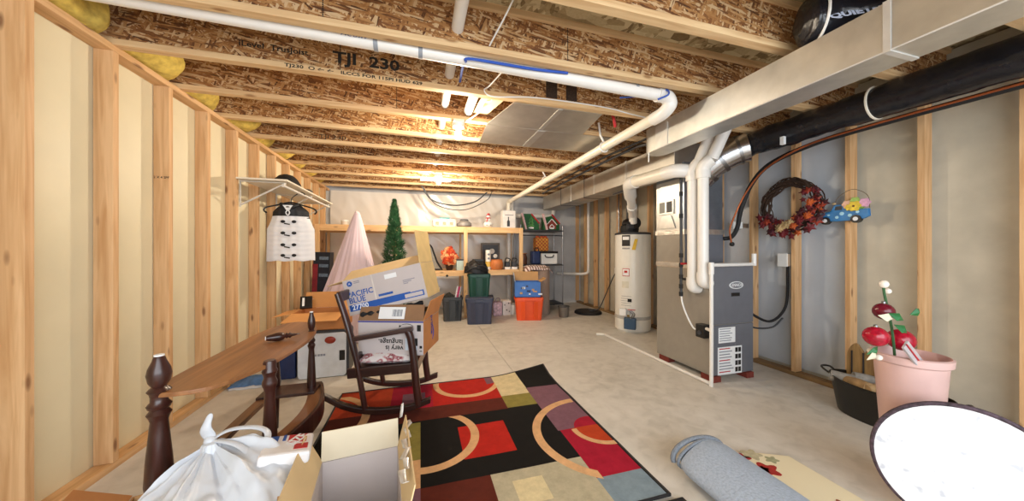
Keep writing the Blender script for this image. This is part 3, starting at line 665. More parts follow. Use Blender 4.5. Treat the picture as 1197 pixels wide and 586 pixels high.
    def zc(x, y):
        lift = max(0, (x-.7)/.55)*max(0, (y-2.75)/.4)
        ripple = .006*max(0, noise.noise((x*2.3, y*3, 4)))
        return .012 + .05*lift**1.6 + ripple, .07*lift
    nu, nv = 44, 40; mb = MB(); vs = []
    for lay in (0, 1):
        for i in range(nu+1):
            for j in range(nv+1):
                x = x0+(x1-x0)*i/nu; y = y0+(y1-y0)*j/nv; z, dy = zc(x, y)
                yy = y + dy + (.03*max(0, (x-.75)/.5) if y > 2.9 else 0)
                vs.append((x+.02*max(0, (y-2.9)/.2)*max(0, (x-.9)/.35), yy, z if lay else max(.001, z-.011)))
    w = nv+1; n1 = (nu+1)*w; fs = []
    for i in range(nu):
        for j in range(nv):
            q = (i*w+j, (i+1)*w+j, (i+1)*w+j+1, i*w+j+1); fs.append(tuple(k+n1 for k in q)); fs.append(q[::-1])
    for i in range(nu): fs += [(i*w, (i+1)*w, (i+1)*w+n1, i*w+n1), (i*w+nv, i*w+nv+n1, (i+1)*w+nv+n1, (i+1)*w+nv)]
    for j in range(nv): fs += [(j, j+n1, j+1+n1, j+1), (nu*w+j, nu*w+j+1, nu*w+j+1+n1, nu*w+j+n1)]
    mb.add(vs, fs)
    o = mb.build('area_rug', m, None, origin=(0, 0, 0))
    tag(o, 'large patchwork area rug with black, red and beige blocks and tan arcs', 'rug')
    edge = []
    for i in range(nu+1): edge.append(i*w+nv+n1)
    for j in range(nv, -1, -1): edge.append(nu*w+j+n1)
    for i in range(nu, -1, -1): edge.append(i*w+n1)
    for j in range(nv+1): edge.append(j+n1)
    MB().tube([Vector(vs[k])+Vector((0, 0, -.003)) for k in edge[::1] if True][:-1], .008, 6, closed=True).build('bound_edge', BLACKR, o)
rug()
t = MB().prism([(.80, .72), (1.29, .72), (1.29, 1.325), (.80, 1.325)], .001, .016).build('small_rug', BLACKR, None, smooth=False, bevel=.004)
tag(t, 'small black bordered rug lying past near end of patchwork rug', 'rug')
MB().box(.88, 1.21, .8, 1.25, .016, .018).build('centre_panel', plain('peach pile', 'd2a384', .95, var=.15), t, smooth=False)

# ------------------------------------------------------------------ rolled carpet and cream rug
t = thing('rolled_carpet', 'thick blue grey rolled carpet lying on concrete at front right', 'rolled carpet', (1.56, 1.15, 0))
GREYC = plain('blue grey carpet back', 'a7b3c4', .95, var=.12, scale=90, bump=.5)
GREYD = plain('carpet pile', '7d838c', .95, var=.2, scale=90, bump=.5)
def rollsec(y, s=1): return [(1.575+.185*s*math.cos(a)*(1+.06*math.cos(2*a)), y, .083+.082*s*math.sin(a)) for a in [2*PI*i/40 for i in range(40)]]
mb = MB(); vs = []; ys = [1.475-.045*i for i in range(20)]
for i, y in enumerate(ys):
    s = 1 if i else .94
    for j, p in enumerate(rollsec(y, s)):
        d = .006*noise.noise((p[0]*6, y*4, p[2]*6)); vs.append((p[0]-.10*(1.5-y)*.35+d, y + .05*math.sin(p[0]*4), max(.001, p[2]+d)))
n = 40
mb.add(vs, [(i*n+j, i*n+(j+1) % n, (i+1)*n+(j+1) % n, (i+1)*n+j) for i in range(len(ys)-1) for j in range(n)] + [tuple(range(n)), tuple(range((len(ys)-1)*n, len(ys)*n))])
mb.build('outer_turn', GREYC, t)
for k, s in enumerate((.9, .72, .52, .33)):
    MB().tube([(p[0]-.01, 1.483+.004*k+.04*math.sin(p[0]*4), p[2]+.004) for p in rollsec(0, s)], .009, 6, closed=True).build('inner_turn', GREYD, t)
mb = MB().tube([(1.565+.182*math.cos(a), 1.488+.02*math.sin(a), .085+.080*math.sin(a)) for a in [PI*.0+PI*1.05*i/20 for i in range(21)]], .014, 8)
mb.build('loose_lip', GREYD, t)

def creamrug():
    m, nt, b = newmat('cream floral rug'); L = nt.links
    b.inputs['Base Color'].default_value = lin('e3d6b4'); b.inputs['Roughness'].default_value = .95
    cs = [(1.83, 1.52), (2.02, 1.47), (2.16, 1.40), (2.13, .72), (1.72, .72), (1.78, 1.2)]
    o = MB().prism(cs, .001, .022).build('floral_rug', m, None, smooth=False, bevel=.006)
    tag(o, 'cream rug with red flowers partly under the rolled carpet', 'rug')
    def flower(cx, cy, r, c, seed, name='flower_motif'):
        q = random.Random(seed); mb = MB()
        poly = [(cx+r*(1+.25*math.sin(5*a+seed))*math.cos(a), cy+r*.8*(1+.25*math.sin(5*a+seed))*math.sin(a)) for a in [2*PI*i/30 for i in range(30)]]
        mb.prism(poly, .022, .0235).build(name, plain(name+c, c, .95, var=.2, scale=40), o, smooth=False)
    flower(1.90, 1.345, .065, 'a3281e', 1); flower(1.885, 1.35, .03, 'c98a4e', 2); flower(1.86, 1.46, .05, '9c2a2c', 3)
    flower(1.95, 1.47, .055, 'b5ab8c', 4, 'leaf_motif'); flower(2.02, 1.40, .035, '9c9a78', 5, 'leaf_motif')
    flower(1.93, 1.00, .075, '8a4a2c', 6); flower(1.96, .98, .05, 'd9c9a6', 7, 'petal_motif'); flower(2.0, 1.06, .03, '8a4a2c', 8)
creamrug()

# ------------------------------------------------------------------ cartons
def carton(name, label, M, w, d, h, m, flaps, mflap=None, closed=False, lid=None):
    t = thing(name, label, 'cardboard box', M.to_translation(), rot=M.to_euler())
    e = .006; mb = MB()
    mb.box(-w/2, w/2, -d/2, -d/2+e, 0, h).box(-w/2, w/2, d/2-e, d/2, 0, h).box(-w/2, -w/2+e, -d/2+e, d/2-e, 0, h).box(w/2-e, w/2, -d/2+e, d/2-e, 0, h).box(-w/2, w/2, -d/2, d/2, -.001, e)
    if closed: mb.box(-w/2, w/2, -d/2, d/2, h-e, h)
    body = mb.build('body', m, t, smooth=False, local=True)
    out = {}
    for side, a, ln in flaps:
        ang = R(a); s_, c_ = math.sin(ang), math.cos(ang)
        L_ = w if side in 'NF' else d
        base = {'N': (Vector((0, -d/2, h)), Vector((1, 0, 0)), Vector((0, -1, 0))), 'F': (Vector((0, d/2, h)), Vector((1, 0, 0)), Vector((0, 1, 0))),
                'L': (Vector((-w/2, 0, h)), Vector((0, 1, 0)), Vector((-1, 0, 0))), 'R': (Vector((w/2, 0, h)), Vector((0, 1, 0)), Vector((1, 0, 0)))}[side]
        o, ax, outv = base; up = Vector((0, 0, 1)); dr = outv*s_+up*c_; nn = outv*c_-up*s_
        vs = []
        for q in (0, 1):
            sh = 1 if q == 0 else .985
            for r_ in (-1, 1):
                for k in (0, 1): vs.append(o+ax*r_*L_/2*sh+dr*(q*ln+.002)-nn*k*.005)
        f = MB().add(vs, [(0, 1, 3, 2), (4, 6, 7, 5), (0, 4, 5, 1), (2, 3, 7, 6), (0, 2, 6, 4), (1, 5, 7, 3)]).build('flap', mflap or m, t, smooth=False, local=True)
        out[side] = (f, o, ax, dr, nn)
    return t, body, out

# box with toys on the floor, lower right of the table (open, nearest)
B2, b2b, fl = carton('cardboard_box', 'open empty cardboard box at bottom, right of the white bag', T(-.245, 1.41, 0) @ RZ(6), .335, .52, .30, CARDW, [('F', 2, .135), ('R', 14, .15), ('L', 25, .15)], CARDL)
fl['F'][0].data.materials[0] = plain('cream flap', 'e2d6bc', .75, var=.03)
fl['L'][0].data.materials[0] = CARDL
def tape(path, wd, name, parent, m):
    mb = MB(); vs = []
    for i, p in enumerate(path): vs += [(p[0]-wd*(.5+.4*noise.noise((i*1.3, 2, 0))), p[1], p[2]), (p[0]+wd*(.5+.5*noise.noise((i*1.7, 5, 0))), p[1]-.01, p[2]+.01)]
    mb.add(vs, [(2*i, 2*i+1, 2*i+3, 2*i+2) for i in range(len(path)-1)]).build(name, m, parent, solid=.002)
CLEAR = plain('torn clear tape', 'd8d2cc', .15, var=.1, scale=40)
tape([(-.06+.012*math.sin(i*2.1), 1.66-.035*i, .43+.012*math.sin(i*3)) for i in range(14)], .022, 'torn_tape', B2, CLEAR)
tape([(-.095, 1.70, .43), (-.09, 1.70, .46), (-.088, 1.70, .50)], .014, 'tape_tail', B2, CLEAR)
for k, (x, y, z, c, a) in enumerate(((-.17, 1.33, .10, '2c3a5c', 12), (-.20, 1.28, .125, 'c9c86a', -8), (-.15, 1.26, .14, 'dfe4e8', 20))):
    o = MB().box(-.10, .10, -.07, .07, 0, .012, T(x, y, z) @ RZ(a) @ RX(8)).build('booklet', plain('cover'+c, c, .4, var=.3, scale=20), None, smooth=False)
    tag(o, ['dark blue booklet inside the open box', 'yellow green booklet inside the open box', 'white booklet lying uppermost inside the open box'][k], 'booklet', 'booklets inside the open box')
o = MB().box(-.12, .10, -.12, .12, 0, .094, T(-.23, 1.34, .007)).build('packed_parcel', CARD, None, smooth=False, bevel=.004)
tag(o, 'brown parcel at the bottom of the open box beneath booklets', 'parcel')

# box holding the tied white bag
B1, b1b, fl = carton('cardboard_box', 'brown cardboard box at bottom left holding a tied white bag', T(-.765, 1.44, 0) @ RZ(17), .46, .34, .355, CARD, [('L', 60, .16)], CARDO)
def bag():
    m, nt, b = newmat('white bag film'); b.inputs['Base Color'].default_value = lin('cfd3da'); b.inputs['Roughness'].default_value = .34
    b.inputs['Subsurface Weight'].default_value = .15; b.inputs['Subsurface Radius'].default_value = (.03, .03, .03)
    K = Vector((-.83, 1.60, .50))
    t = thing('plastic_bag', 'white plastic shopping bag tied at the top inside brown box', 'plastic bag', (-.765, 1.44, .30))
    rb = random.Random(4)
    folds = [(rb.random()*2*PI, .05+.13*rb.random(), (.008+.022*rb.random())*rb.choice((1, 1, -.7))) for _ in range(44)]
    def fn(u, v):
        th = 2*PI*u; q = v
        cx, cy = -.735, 1.44
        ex = .275*(1+.07*noise.noise((math.cos(th)*1.3, math.sin(th)*1.3, 8))); ey = .215*(1+.08*noise.noise((math.cos(th), math.sin(th), 3)))
        bx = cx+ex*math.cos(th); by = cy+ey*math.sin(th)
        c17, s17 = math.cos(R(17)), math.sin(R(17)); dx, dy = bx-cx, by-cy; bx, by = cx+dx*c17-dy*s17, cy+dx*s17+dy*c17
        f = q**.9; x = K.x+(bx-K.x)*f; y = K.y+(by-K.y)*f
        east = max(0, math.cos(th-.4))
        z = K.z - (.135-.09*east)*q**.75 - (.05+.03*east)*q**5
        pl = 0
        for a, wd, hh in folds:
            d = (th-a+PI) % (2*PI)-PI
            pl += hh*math.exp(-(d/wd)**2)*math.sin(PI*min(1, q*1.08))**.7
        z += pl*.8 - .012 + .03*noise.noise((x*7, y*7, 1))*q + .022*noise.noise((x*18, y*18, 5))*q + .008*noise.noise((x*45, y*45, 2))*q
        if q < .1: z = K.z - .02*q/.1*.5
        return (x, y, z)
    mb = MB().grid(fn, 170, 40); mb.build('bag_body', m, t)
    def ear(u, v):
        w_ = .021*math.sin(PI*min(1, u*.92+.08))**.6*(1-.35*u)+.004; a = 2*PI*v
        return (K.x-.012*math.sin(PI*u)+w_*math.cos(a)*(1+.2*math.sin(7*u)), K.y+.45*w_*math.sin(a)+.004*math.sin(9*u), K.z-.01+.115*u)
    MB().grid(ear, 18, 14).build('knot_ear', m, t)
    lp = bez([(K.x+.0, K.y, K.z-.005), (K.x+.05, K.y+.03, K.z+.014), (K.x+.13, K.y+.045, K.z+.006), (K.x+.185, K.y+.03, K.z-.012), (K.x+.20, K.y-.005, K.z-.035), (K.x+.19, K.y-.04, K.z-.06)], 6)
    MB().tube(lp, [.009+.006*math.sin(PI*i/(len(lp)-1)) for i in range(len(lp))], 10, flat=.45).build('handle_loop', m, t)
    lp = bez([(K.x+.0, K.y, K.z-.008), (K.x+.05, K.y-.02, K.z-.005), (K.x+.11, K.y-.035, K.z-.022), (K.x+.17, K.y-.06, K.z-.055)], 6)
    MB().tube(lp, [.008+.008*i/(len(lp)-1) for i in range(len(lp))], 10, flat=.45).build('handle_loop', m, t)
    MB().ball((K.x, K.y, K.z-.005), .022, 12).build('knot', m, t)
bag()
t = MB().box(-.09, .09, -.10, .10, 0, .05, T(-.555, 1.585, .392) @ RZ(12) @ RX(-6) @ RY(8)).build('printed_package', plain('white wrap', 'e6e4e6', .4), None, smooth=False, bevel=.012)
tag(t, 'white package with red and blue print beside tied bag', 'package')
for k, (x, y, w_, h_, c) in enumerate(((-.06, .05, .035, .07, BLUEINK), (.03, .045, .07, .08, RED), (.05, -.04, .05, .05, RED), (-.02, .06, .012, .06, BLUEINK))):
    MB().box(x-w_/2, x+w_/2, y-h_/2, y+h_/2, .05, .0515, T(-.555, 1.585, .392) @ RZ(12) @ RX(-6) @ RY(8)).build('print', c, t, smooth=False)
text('SIZE', .06, T(-.555, 1.585, .392) @ RZ(12) @ RX(-6) @ RY(8) @ T(.03, .03, .052) @ RZ(65), LABEL, t, bold=.002)

# ------------------------------------------------------------------ two tier table
TT = thing('oval_table', 'brown oval two tier table with dark turned posts by stud wall', 'table', (-.88, 2.25, 0))
ZT = .70
out = [(-1.02, 1.63), (-.95, 1.625), (-.87, 1.645), (-.815, 1.712), (-.775, 1.80), (-.738, 1.91), (-.708, 2.107), (-.692, 2.36), (-.722, 2.60), (-.80, 2.82), (-.90, 2.92), (-.99, 2.925), (-1.055, 2.80), (-1.085, 2.55), (-1.09, 2.09), (-1.085, 1.82), (-1.065, 1.70)]
P_ = bez([(x, y, 0) for x, y in out+[out[0]]], 4)[:-1]
top = MB().prism([(p.x, p.y) for p in P_], ZT-.02, ZT).build('tabletop', WALNUT, TT, smooth=False, bevel=.004)
def post(x, y, s, topz, name='leg'):
    pr_ = [(.004, topz), (.014*s, topz-.002), (.016*s, topz-.006), (.019*s, topz-.02), (.030*s, topz-.05), (.034*s, topz-.075), (.030*s, topz-.105), (.020*s, topz-.125),
          (.027*s, topz-.132), (.033*s, topz-.142), (.027*s, topz-.152), (.024*s, topz-.165), (.024*s, topz-.185), (.034*s, topz-.20), (.03*s, topz-.212), (.024*s, topz-.218), (.034*s, topz-.235), (.028*s, topz-.25),
          (.024*s, topz-.265), (.028*s, topz-.32), (.036*s, topz-.43), (.040*s, topz-.52), (.034*s, topz-.58), (.026*s, topz-.62), (.034*s, topz-.65), (.026*s, topz-.68), (.018*s, 0.0)]
    pr_ = [(r_, z) for r_, z in pr_ if z >= 0]
    return MB().lathe(pr_, 28, T(x, y, 0)).build(name, MAHOG, TT)
lg = post(-1.03, 1.655, 1.12, .845); MB().lathe([(.016, .844), (.016, .85), (.004, .851)], 16, T(-1.03, 1.655, 0)).build('dowel_end', LABEL, lg)
lg = post(-.74, 1.905, .98, .712)
# front post is cut off level with the top: rebuild its profile so rings sit just under the top
bpy.data.objects.remove(lg)
s = .95
lg = MB().lathe([(.026*s, .715), (.030*s, .705), (.030*s, .675), (.036*s, .66), (.03*s, .645), (.026*s, .63), (.035*s, .605), (.034*s, .59), (.028*s, .575), (.024*s, .55), (.026*s, .48), (.033*s, .36), (.037*s, .24), (.032*s, .18), (.024*s, .12), (.032*s, .09), (.02*s, 0)], 28, T(-.74, 1.905, 0)).build('leg', MAHOG, TT)
lg = post(-.745, 2.57, .72, .835); MB().lathe([(.011, .834), (.011, .84), (.003, .841)], 16, T(-.745, 2.57, 0)).build('dowel_end', LABEL, lg)
MB().lathe([(.024, .685), (.027, .65), (.024, .60), (.022, .52), (.03, .40), (.033, .32), (.026, .27), (.026, .2), (.02, 0)], 28, T(-1.0, 2.66, 0)).build('leg', MAHOG, TT)
def curved(x0, y0, x1, y1, bow, wd, z0, z1, m, name):
    mb = MB(); L_ = []; R_ = []
    for i in range(17):
        u = i/16; y = y0+(y1-y0)*u; x = x0+(x1-x0)*u+bow*math.sin(PI*u)
        L_.append((x-wd/2, y)); R_.append((x+wd/2, y))
    return mb.prism(R_+L_[::-1], z0, z1).build(name, m, TT, smooth=False, bevel=.003)
curved(-1.0, 1.68, -1.0, 2.70, -.01, .06, .262, .29, WALNUTD, 'side_board')
curved(-.745, 1.85, -.735, 2.60, .075, .085, .268, .29, WALNUTD, 'side_board')
curved(-.70, 1.84, -.695, 2.62, .085, .022, .20, .31, MAHOG, 'curved_apron')
MB().box(-1.04, -.70, 2.47, 2.66, .285, .305).build('end_shelf', MAHOG, TT, smooth=False, bevel=.004)
MB().box(-1.02, -.72, 1.80, 1.86, .255, .28).build('cross_board', MAHOG, TT, smooth=False, bevel=.004)
# loose turned finial lying on the table
t = thing('turned_finial', 'loose dark turned finial lying on the brown oval table', 'turned finial', (-.86, 2.36, .70))
MM = T(-.925, 2.325, .727) @ RZ(24) @ RY(90)
MB().lathe([(.004, 0), (.014, .001), (.017, .01), (.02, .025), (.026, .05), (.027, .07), (.022, .09), (.012, .10), (.02, .107), (.012, .115), (.019, .125), (.01, .135), (.008, .15), (.003, .165)], 24, MM).build('turned_body', MAHOG, t)
MB().lathe([(.012, -.003), (.013, .002), (.003, .003)], 16, MM).build('dowel_end', LABEL, t)
MB().tube([(-.80, 2.385, .727), (-.765, 2.40, .727)], .004, 8).build('screw', CHROME, t)

# ------------------------------------------------------------------ white case, open carton and cloth by the stud wall
t = thing('appliance_case', 'white fronted appliance with round red emblem under the open carton', 'appliance', (-.93, 3.68, 0))
def rrect(x0, x1, z0, z1, r, n=5):
    pts = []
    for cx, cz, a in ((x1-r, z1-r, 0), (x0+r, z1-r, 90), (x0+r, z0+r, 180), (x1-r, z0+r, 270)):
        for i in range(n+1): pts.append((cx+r*math.cos(R(a+90*i/n)), cz+r*math.sin(R(a+90*i/n))))
    return pts
MB().prism(rrect(-1.16, -.70, 0, .47, .04), -3.80, -3.58, RX(90)).build('shell', DARKG, t)
MB().prism(rrect(-1.155, -.725, .006, .445, .03), 3.565, 3.585, Matrix(((1, 0, 0, 0), (0, 0, 1, 0), (0, 1, 0, 0), (0, 0, 0, 1)))).build('front_panel', plain('bluish white panel', 'dfe6ee', .35), t, bevel=.005)
MB().ball((-.868, 3.562, .375), .05, 20, sc=(1, .25, .72)).build('round_emblem', plain('dull red emblem', '96301f', .3), t)
MB().box(-.785, -.735, 3.560, 3.566, .165, .265).build('dark_window', BLACKP, t, smooth=False)
for i, (x, w_) in enumerate(((-1.03, .018), (-1.005, .018), (-.98, .02), (-.955, .02), (-.93, .018))): MB().box(x, x+w_, 3.561, 3.566, .222, .242).build('raised_letter', plain('grey letters', '8e98a8', .5), t, smooth=False)
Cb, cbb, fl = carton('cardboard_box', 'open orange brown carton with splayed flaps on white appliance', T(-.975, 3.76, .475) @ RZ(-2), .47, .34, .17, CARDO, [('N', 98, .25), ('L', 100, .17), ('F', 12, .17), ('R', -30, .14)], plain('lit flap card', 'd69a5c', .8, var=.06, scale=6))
MB().box(-1.18, -1.08, 3.95, 3.955, .68, .74, RZ(0)).build('shipping_label', LABEL, Cb, smooth=False)
t = MB().prism([(-.05, 0), (.06, 0), (.06, .14), (-.05, .14)], 0, .03, T(-1.15, 3.78, .66) @ RZ(15) @ RX(50)).build('black_frame', BLACKP, None, smooth=False, bevel=.004)  # black framed object tilted out of the carton
tag(t, 'black framed object poking out of the open orange carton', 'framed object'); MB().prism([(-.03, .02), (-.01, .02), (-.01, .12), (-.03, .12)], .03, .032, T(-1.15, 3.78, .66) @ RZ(15) @ RX(50)).build('white_strip', LABEL, t, smooth=False)
t = MB().box(-1.03, -.76, 3.64, 3.88, .482, .60).build('packing_paper', CARDL, None, smooth=False, bevel=.02)
tag(t, 'pale packing filling the open orange carton', 'packing')
t = thing('folded_fabric', 'blue and white folded fabric on floor behind oval table', 'fabric', (-1.52, 3.6, 0))
def ff(u, v): return (-1.69+.36*u, 3.50+.22*v, .012+.06*math.sin(PI*min(1, max(0, u*.98+.01)))*math.sin(PI*v)+.012*noise.noise((u*5, v*5, 0)))
mb = MB().grid(ff, 20, 14); mb.build('blue_layer', plain('blue cloth', '5f86b8', .8, var=.35, scale=14), t, solid=.012)
mb = MB().grid(lambda u, v: (ff(u, v)[0]+.02, ff(u, v)[1]-.03+.1*v, ff(u, v)[2]*.5), 20, 14); mb.build('white_layer', plain('white cloth', 'd8dce2', .8), t, solid=.008)
t = MB().box(-1.33, -1.19, 3.62, 3.78, 0, .46).build('navy_case', NAVY, None, smooth=False, bevel=.015)
tag(t, 'dark navy upright case beside the white appliance', 'case')
MB().box(-1.31, -1.21, 3.614, 3.62, .30, .33).build('zip_pocket', BLACKR, t, smooth=False)

# ------------------------------------------------------------------ rocking chair
RC = thing('rocking_chair', 'dark wooden rocking chair stacked with cartons at rug edge', 'rocking chair', (-.17, 2.87, .017), R(-9))
def side(y, bp, far=False):
    rk = bez([(-.50, y, .155), (-.36, y, .075), (-.20, y, .03), (-.03, y, .021), (.14, y, .036), (.29, y, .085)], 5)
    mb = MB(); vs = []
    for p in rk:
        for dy in (-.021, .021):
            for dz in (-.021, .023): vs.append((p.x, p.y+dy, p.z+dz))
    k = len(rk); fs = []
    for i in range(k-1):
        a, b_ = 4*i, 4*i+4; fs += [(a, b_, b_+1, a+1), (a+2, a+3, b_+3, b_+2), (a, a+2, b_+2, b_), (a+1, b_+1, b_+3, a+3)]
    fs += [(0, 1, 3, 2), (4*k-4, 4*k-2, 4*k-1, 4*k-3)]
    mb.add(vs, fs).build('rocker', MAHOGX, RC, smooth=False, bevel=.006, local=True)
    MB().tube(bez([(-.20, y, .035), (-.235, y, .25), (-.265, y, .42), (-.33, y, .70), (-.40, y, .93)], 4), [.027]*9+[.032]*4+[.030]*4, 14, flat=.75).build('back_post', MAHOG, RC, local=True)
    MB().tube(bez([(.20, y, .05), (.18, y, .2), (.165, y, .37), (.14, y, .56), (.115, y, .635)], 4), [.029]*17, 14).build('front_leg', MAHOG, RC, local=True)
    MB().beam((-.31, y, .578), (.155, y, .645), .055, .034).build('armrest', MAHOGX, RC, smooth=False, bevel=.008, local=True)
    MB().beam((-.33, y, .318), (.17, y, .345), .026, .075).build('seat_rail', MAHOGX, RC, smooth=False, bevel=.006, local=True)
side(-.25, 0); side(.25, 0, True)
MB().beam((.178, -.25, .345), (.178, .25, .345), .025, .085).build('front_rail', WALNUTD, RC, smooth=False, bevel=.004, local=True)
MB().beam((-.27, -.25, .42), (-.27, .25, .42), .025, .06).build('back_rail', MAHOGX, RC, smooth=False, bevel=.004, local=True)
MB().beam((-.395, -.25, .90), (-.395, .25, .90), .03, .08).build('crest_rail', MAHOGX, RC, smooth=False, bevel=.006, local=True)
MB().box(-.28, .17, -.24, .24, .335, .355).build('seat_board', MAHOGX, RC, smooth=False, local=True)
cush, nt, b = newmat('floral cushion'); tc = N(nt, 'ShaderNodeTexCoord'); nz = N(nt, 'ShaderNodeTexNoise'); nz.inputs['Scale'].default_value = 17; nz.inputs['Detail'].default_value = 3
nt.links.new(tc.outputs['Object'], nz.inputs['Vector']); r_ = ramp(nt, [(.47, lin('e8e2e2')), (.54, lin('c58c92')), (.60, lin('8e2f3a')), (.66, lin('ded6d8'))]); nt.links.new(nz.outputs['Fac'], r_.inputs['Fac']); nt.links.new(r_.outputs['Color'], b.inputs['Base Color']); b.inputs['Roughness'].default_value = .9
mb = MB()
def cs(u, v, s): return (-.265+.43*u, -.245+.49*v, .399+s*.044*(1-(2*u-1)**6)*(1-(2*v-1)**6)+s*.004*noise.noise((u*6, v*6, 0)))
mb.grid(lambda u, v: cs(u, v, 1), 18, 18); mb.grid(lambda u, v: cs(u, v, -1), 18, 18)
o = mb.add([], []).build('seat_cushion', cush, None, local=True)
o.matrix_world = Matrix.LocRotScale(RC.location, RC.rotation_euler, None) @ T(*o.location)
tag(o, 'white and red floral seat cushion on the rocking chair', 'cushion')

MBx = T(-.16, 2.90, .442) @ RZ(-19)
Bb, bbb, fl = carton('cardboard_box', 'opened whitish carton with curved arrow mark on rocking chair seat', MBx, .53, .42, .27, CARDW, [('N', -22, .13), ('R', 20, .17), ('F', -60, .12)], CARD)
fl['N'][0].data.materials[0] = plain('brown inner flap', '8d6a4c', .8, var=.08)
fl['R'][0].data.materials[0] = CARDO
def onN(x, z): return Matrix.Translation((x, -.2105, z)) @ FACE_NEAR
MB().box(-.265, .265, -.213, -.2105, .258, .268).build('packing_tape', PURPLE, Bb, smooth=False, local=True)
def smile(M, r, m, parent):
    mb = MB(); pts = [(r*math.cos(R(a)), r*.55*math.sin(R(a)), 0) for a in range(25, 160, 9)]
    mb.tube([M @ Vector(p) for p in pts], [.002+.005*math.sin(PI*(i+.5)/len(pts)) for i in range(len(pts))], 6, flat=.3)
    mb.add([M @ Vector(p) for p in ((-r*1.05, r*.05, .001), (-r*.72, r*.22, .001), (-r*.98, r*.42, .001))], [(0, 1, 2)])
    mb.build('curved_arrow', m, parent, local=True, smooth=False)
smile(onN(.13, .215), .06, INK, Bb); text('prime', .045, onN(.13, .20) @ RZ(180), INK, Bb, local=True, bold=.001)
text('very is', .058, onN(.03, .055) @ RZ(180), INK, Bb, local=True, bold=.001, squash=.95)
text('language.', .058, onN(.0, .105) @ RZ(180), INK, Bb, local=True, bold=.001, squash=.95)
MB().box(.12, .215, -.2135, -.2105, .04, .135).build('shipping_label', plain('pale blue label', 'cfdbe8', .6), Bb, smooth=False, local=True)
MB().box(.175, .22, -.2140, -.2135, .075, .135).build('barcode', INK, Bb, smooth=False, local=True)
MB().box(.215, .245, -.2135, -.2105, .19, .24).build('stamp', INK, Bb, smooth=False, local=True)
MB().box(.235, .255, -.2135, -.2105, .055, .075).box(.235, .255, -.2135, -.2105, .03, .036).build('handling_mark', INK, Bb, smooth=False, local=True)
MB().box(.2652, .2665, -.21, .21, .002, .268).build('side_face', CARDO, Bb, smooth=False, local=True)
MR = Matrix.Translation((.267, 0, .13)) @ RZ(90) @ FACE_NEAR
smile(MR @ RZ(-90), .07, PURPLE, Bb); text('prime', .07, MR @ T(0, .07, .001) @ RZ(-90), PURPLE, Bb, local=True, bold=.002)
MB().box(-.08, .13, -.006, .0, 0, .095, T(-.02, -.2075, .285) @ RX(-22)).build('address_label', LABEL, Bb, smooth=False, local=True)
mb = MB()
for i in range(9): mb.box(.03+.009*i, .034+.009*i+(.003 if i % 3 else 0), -.0068, -.006, .02, .075, T(-.02, -.2075, .285) @ RX(-22))
mb.build('barcode', plain('grey bars', '8d939c', .7), Bb, smooth=False, local=True)

MA = T(-.19, 2.93, .815) @ RZ(-18) @ RY(-13.5)
Ba, bab, fl = carton('cardboard_box', 'large tilted carton lettered in blue on top of stack on rocking chair', MA, .66, .36, .29, CARDW, [('N', -66, .18), ('F', -70, .18), ('L', 96, .13), ('R', 4, .27)], CARDL)
fl['R'][0].data.materials[0] = plain('yellow card flap', 'dcbf86', .8, var=.06)
MB().box(.3305, .332, -.18, .18, .002, .288).build('side_face', plain('yellow card', 'd8bb84', .8, var=.06), Ba, smooth=False, local=True)
def onA(x, z): return Matrix.Translation((x-.33, -.1805, z)) @ FACE_NEAR
text('PACIFIC', .062, onA(.125, .165), BLUEINK, Ba, local=True, bold=.0012, squash=1.0)
text('BLUE', .062, onA(.09, .115), BLUEINK, Ba, local=True, bold=.0012, squash=1.0)
MB().box(-.315, .20, -.183, -.1805, .03, .082).build('printed_band', BLUEINK, Ba, smooth=False, local=True)
text('27700', .055, onA(.105, .057) @ T(0, 0, .003), LABEL, Ba, local=True, bold=.001)
MB().box(.13, .31, -.184, -.1805, .03, .075).build('printed_panel', BLUEINK, Ba, smooth=False, local=True)
MB().box(.15, .30, -.1845, -.184, .038, .067).build('panel_text', CARDW, Ba, smooth=False, local=True)
MB().box(-.06, .06, -.183, -.1805, .10, .118).build('printed_line', BLUEINK, Ba, smooth=False, local=True)
MB().prism(ell(0, 0, .022, .022, 24), 0, .002, onA(.055, .255)).build('round_mark', BLUEINK, Ba, smooth=False, local=True)
text('A', .026, onA(.055, .255) @ T(0, 0, .0022), LABEL, Ba, local=True)
for z in (.262, .250): MB().box(-.24, -.19, -.182, -.1805, z, z+.006).build('small_print', plain('grey print', '8d8a96', .7), Ba, smooth=False, local=True)
for i, z in enumerate((.178, .165, .152)): MB().box(.16, .26-.03*i, -.182, -.1805, z, z+.006).build('small_print', plain('grey print', '8d8a96', .7), Ba, smooth=False, local=True)
MB().box(.02, .12, -.183, -.1805, .225, .262).build('shipping_label', LABEL, Ba, smooth=False, local=True)
MB().box(-.09, -.08, -.182, -.1805, .0, .29).build('clear_tape', plain('tape', 'ddd6cf', .2), Ba, smooth=False, local=True)
MB().tube(bez([(-.46, 2.80, .755), (-.36, 2.785, .768), (-.25, 2.775, .785), (-.12, 2.76, .812), (.02, 2.74, .84)], 6), [.020+.008*math.sin(i*1.7) for i in range(25)], 10, flat=.8).build('black_garment', BLACKR, None)
tag(bpy.data.objects['black_garment'], 'black garment squeezed between the two cartons on rocking chair', 'garment')

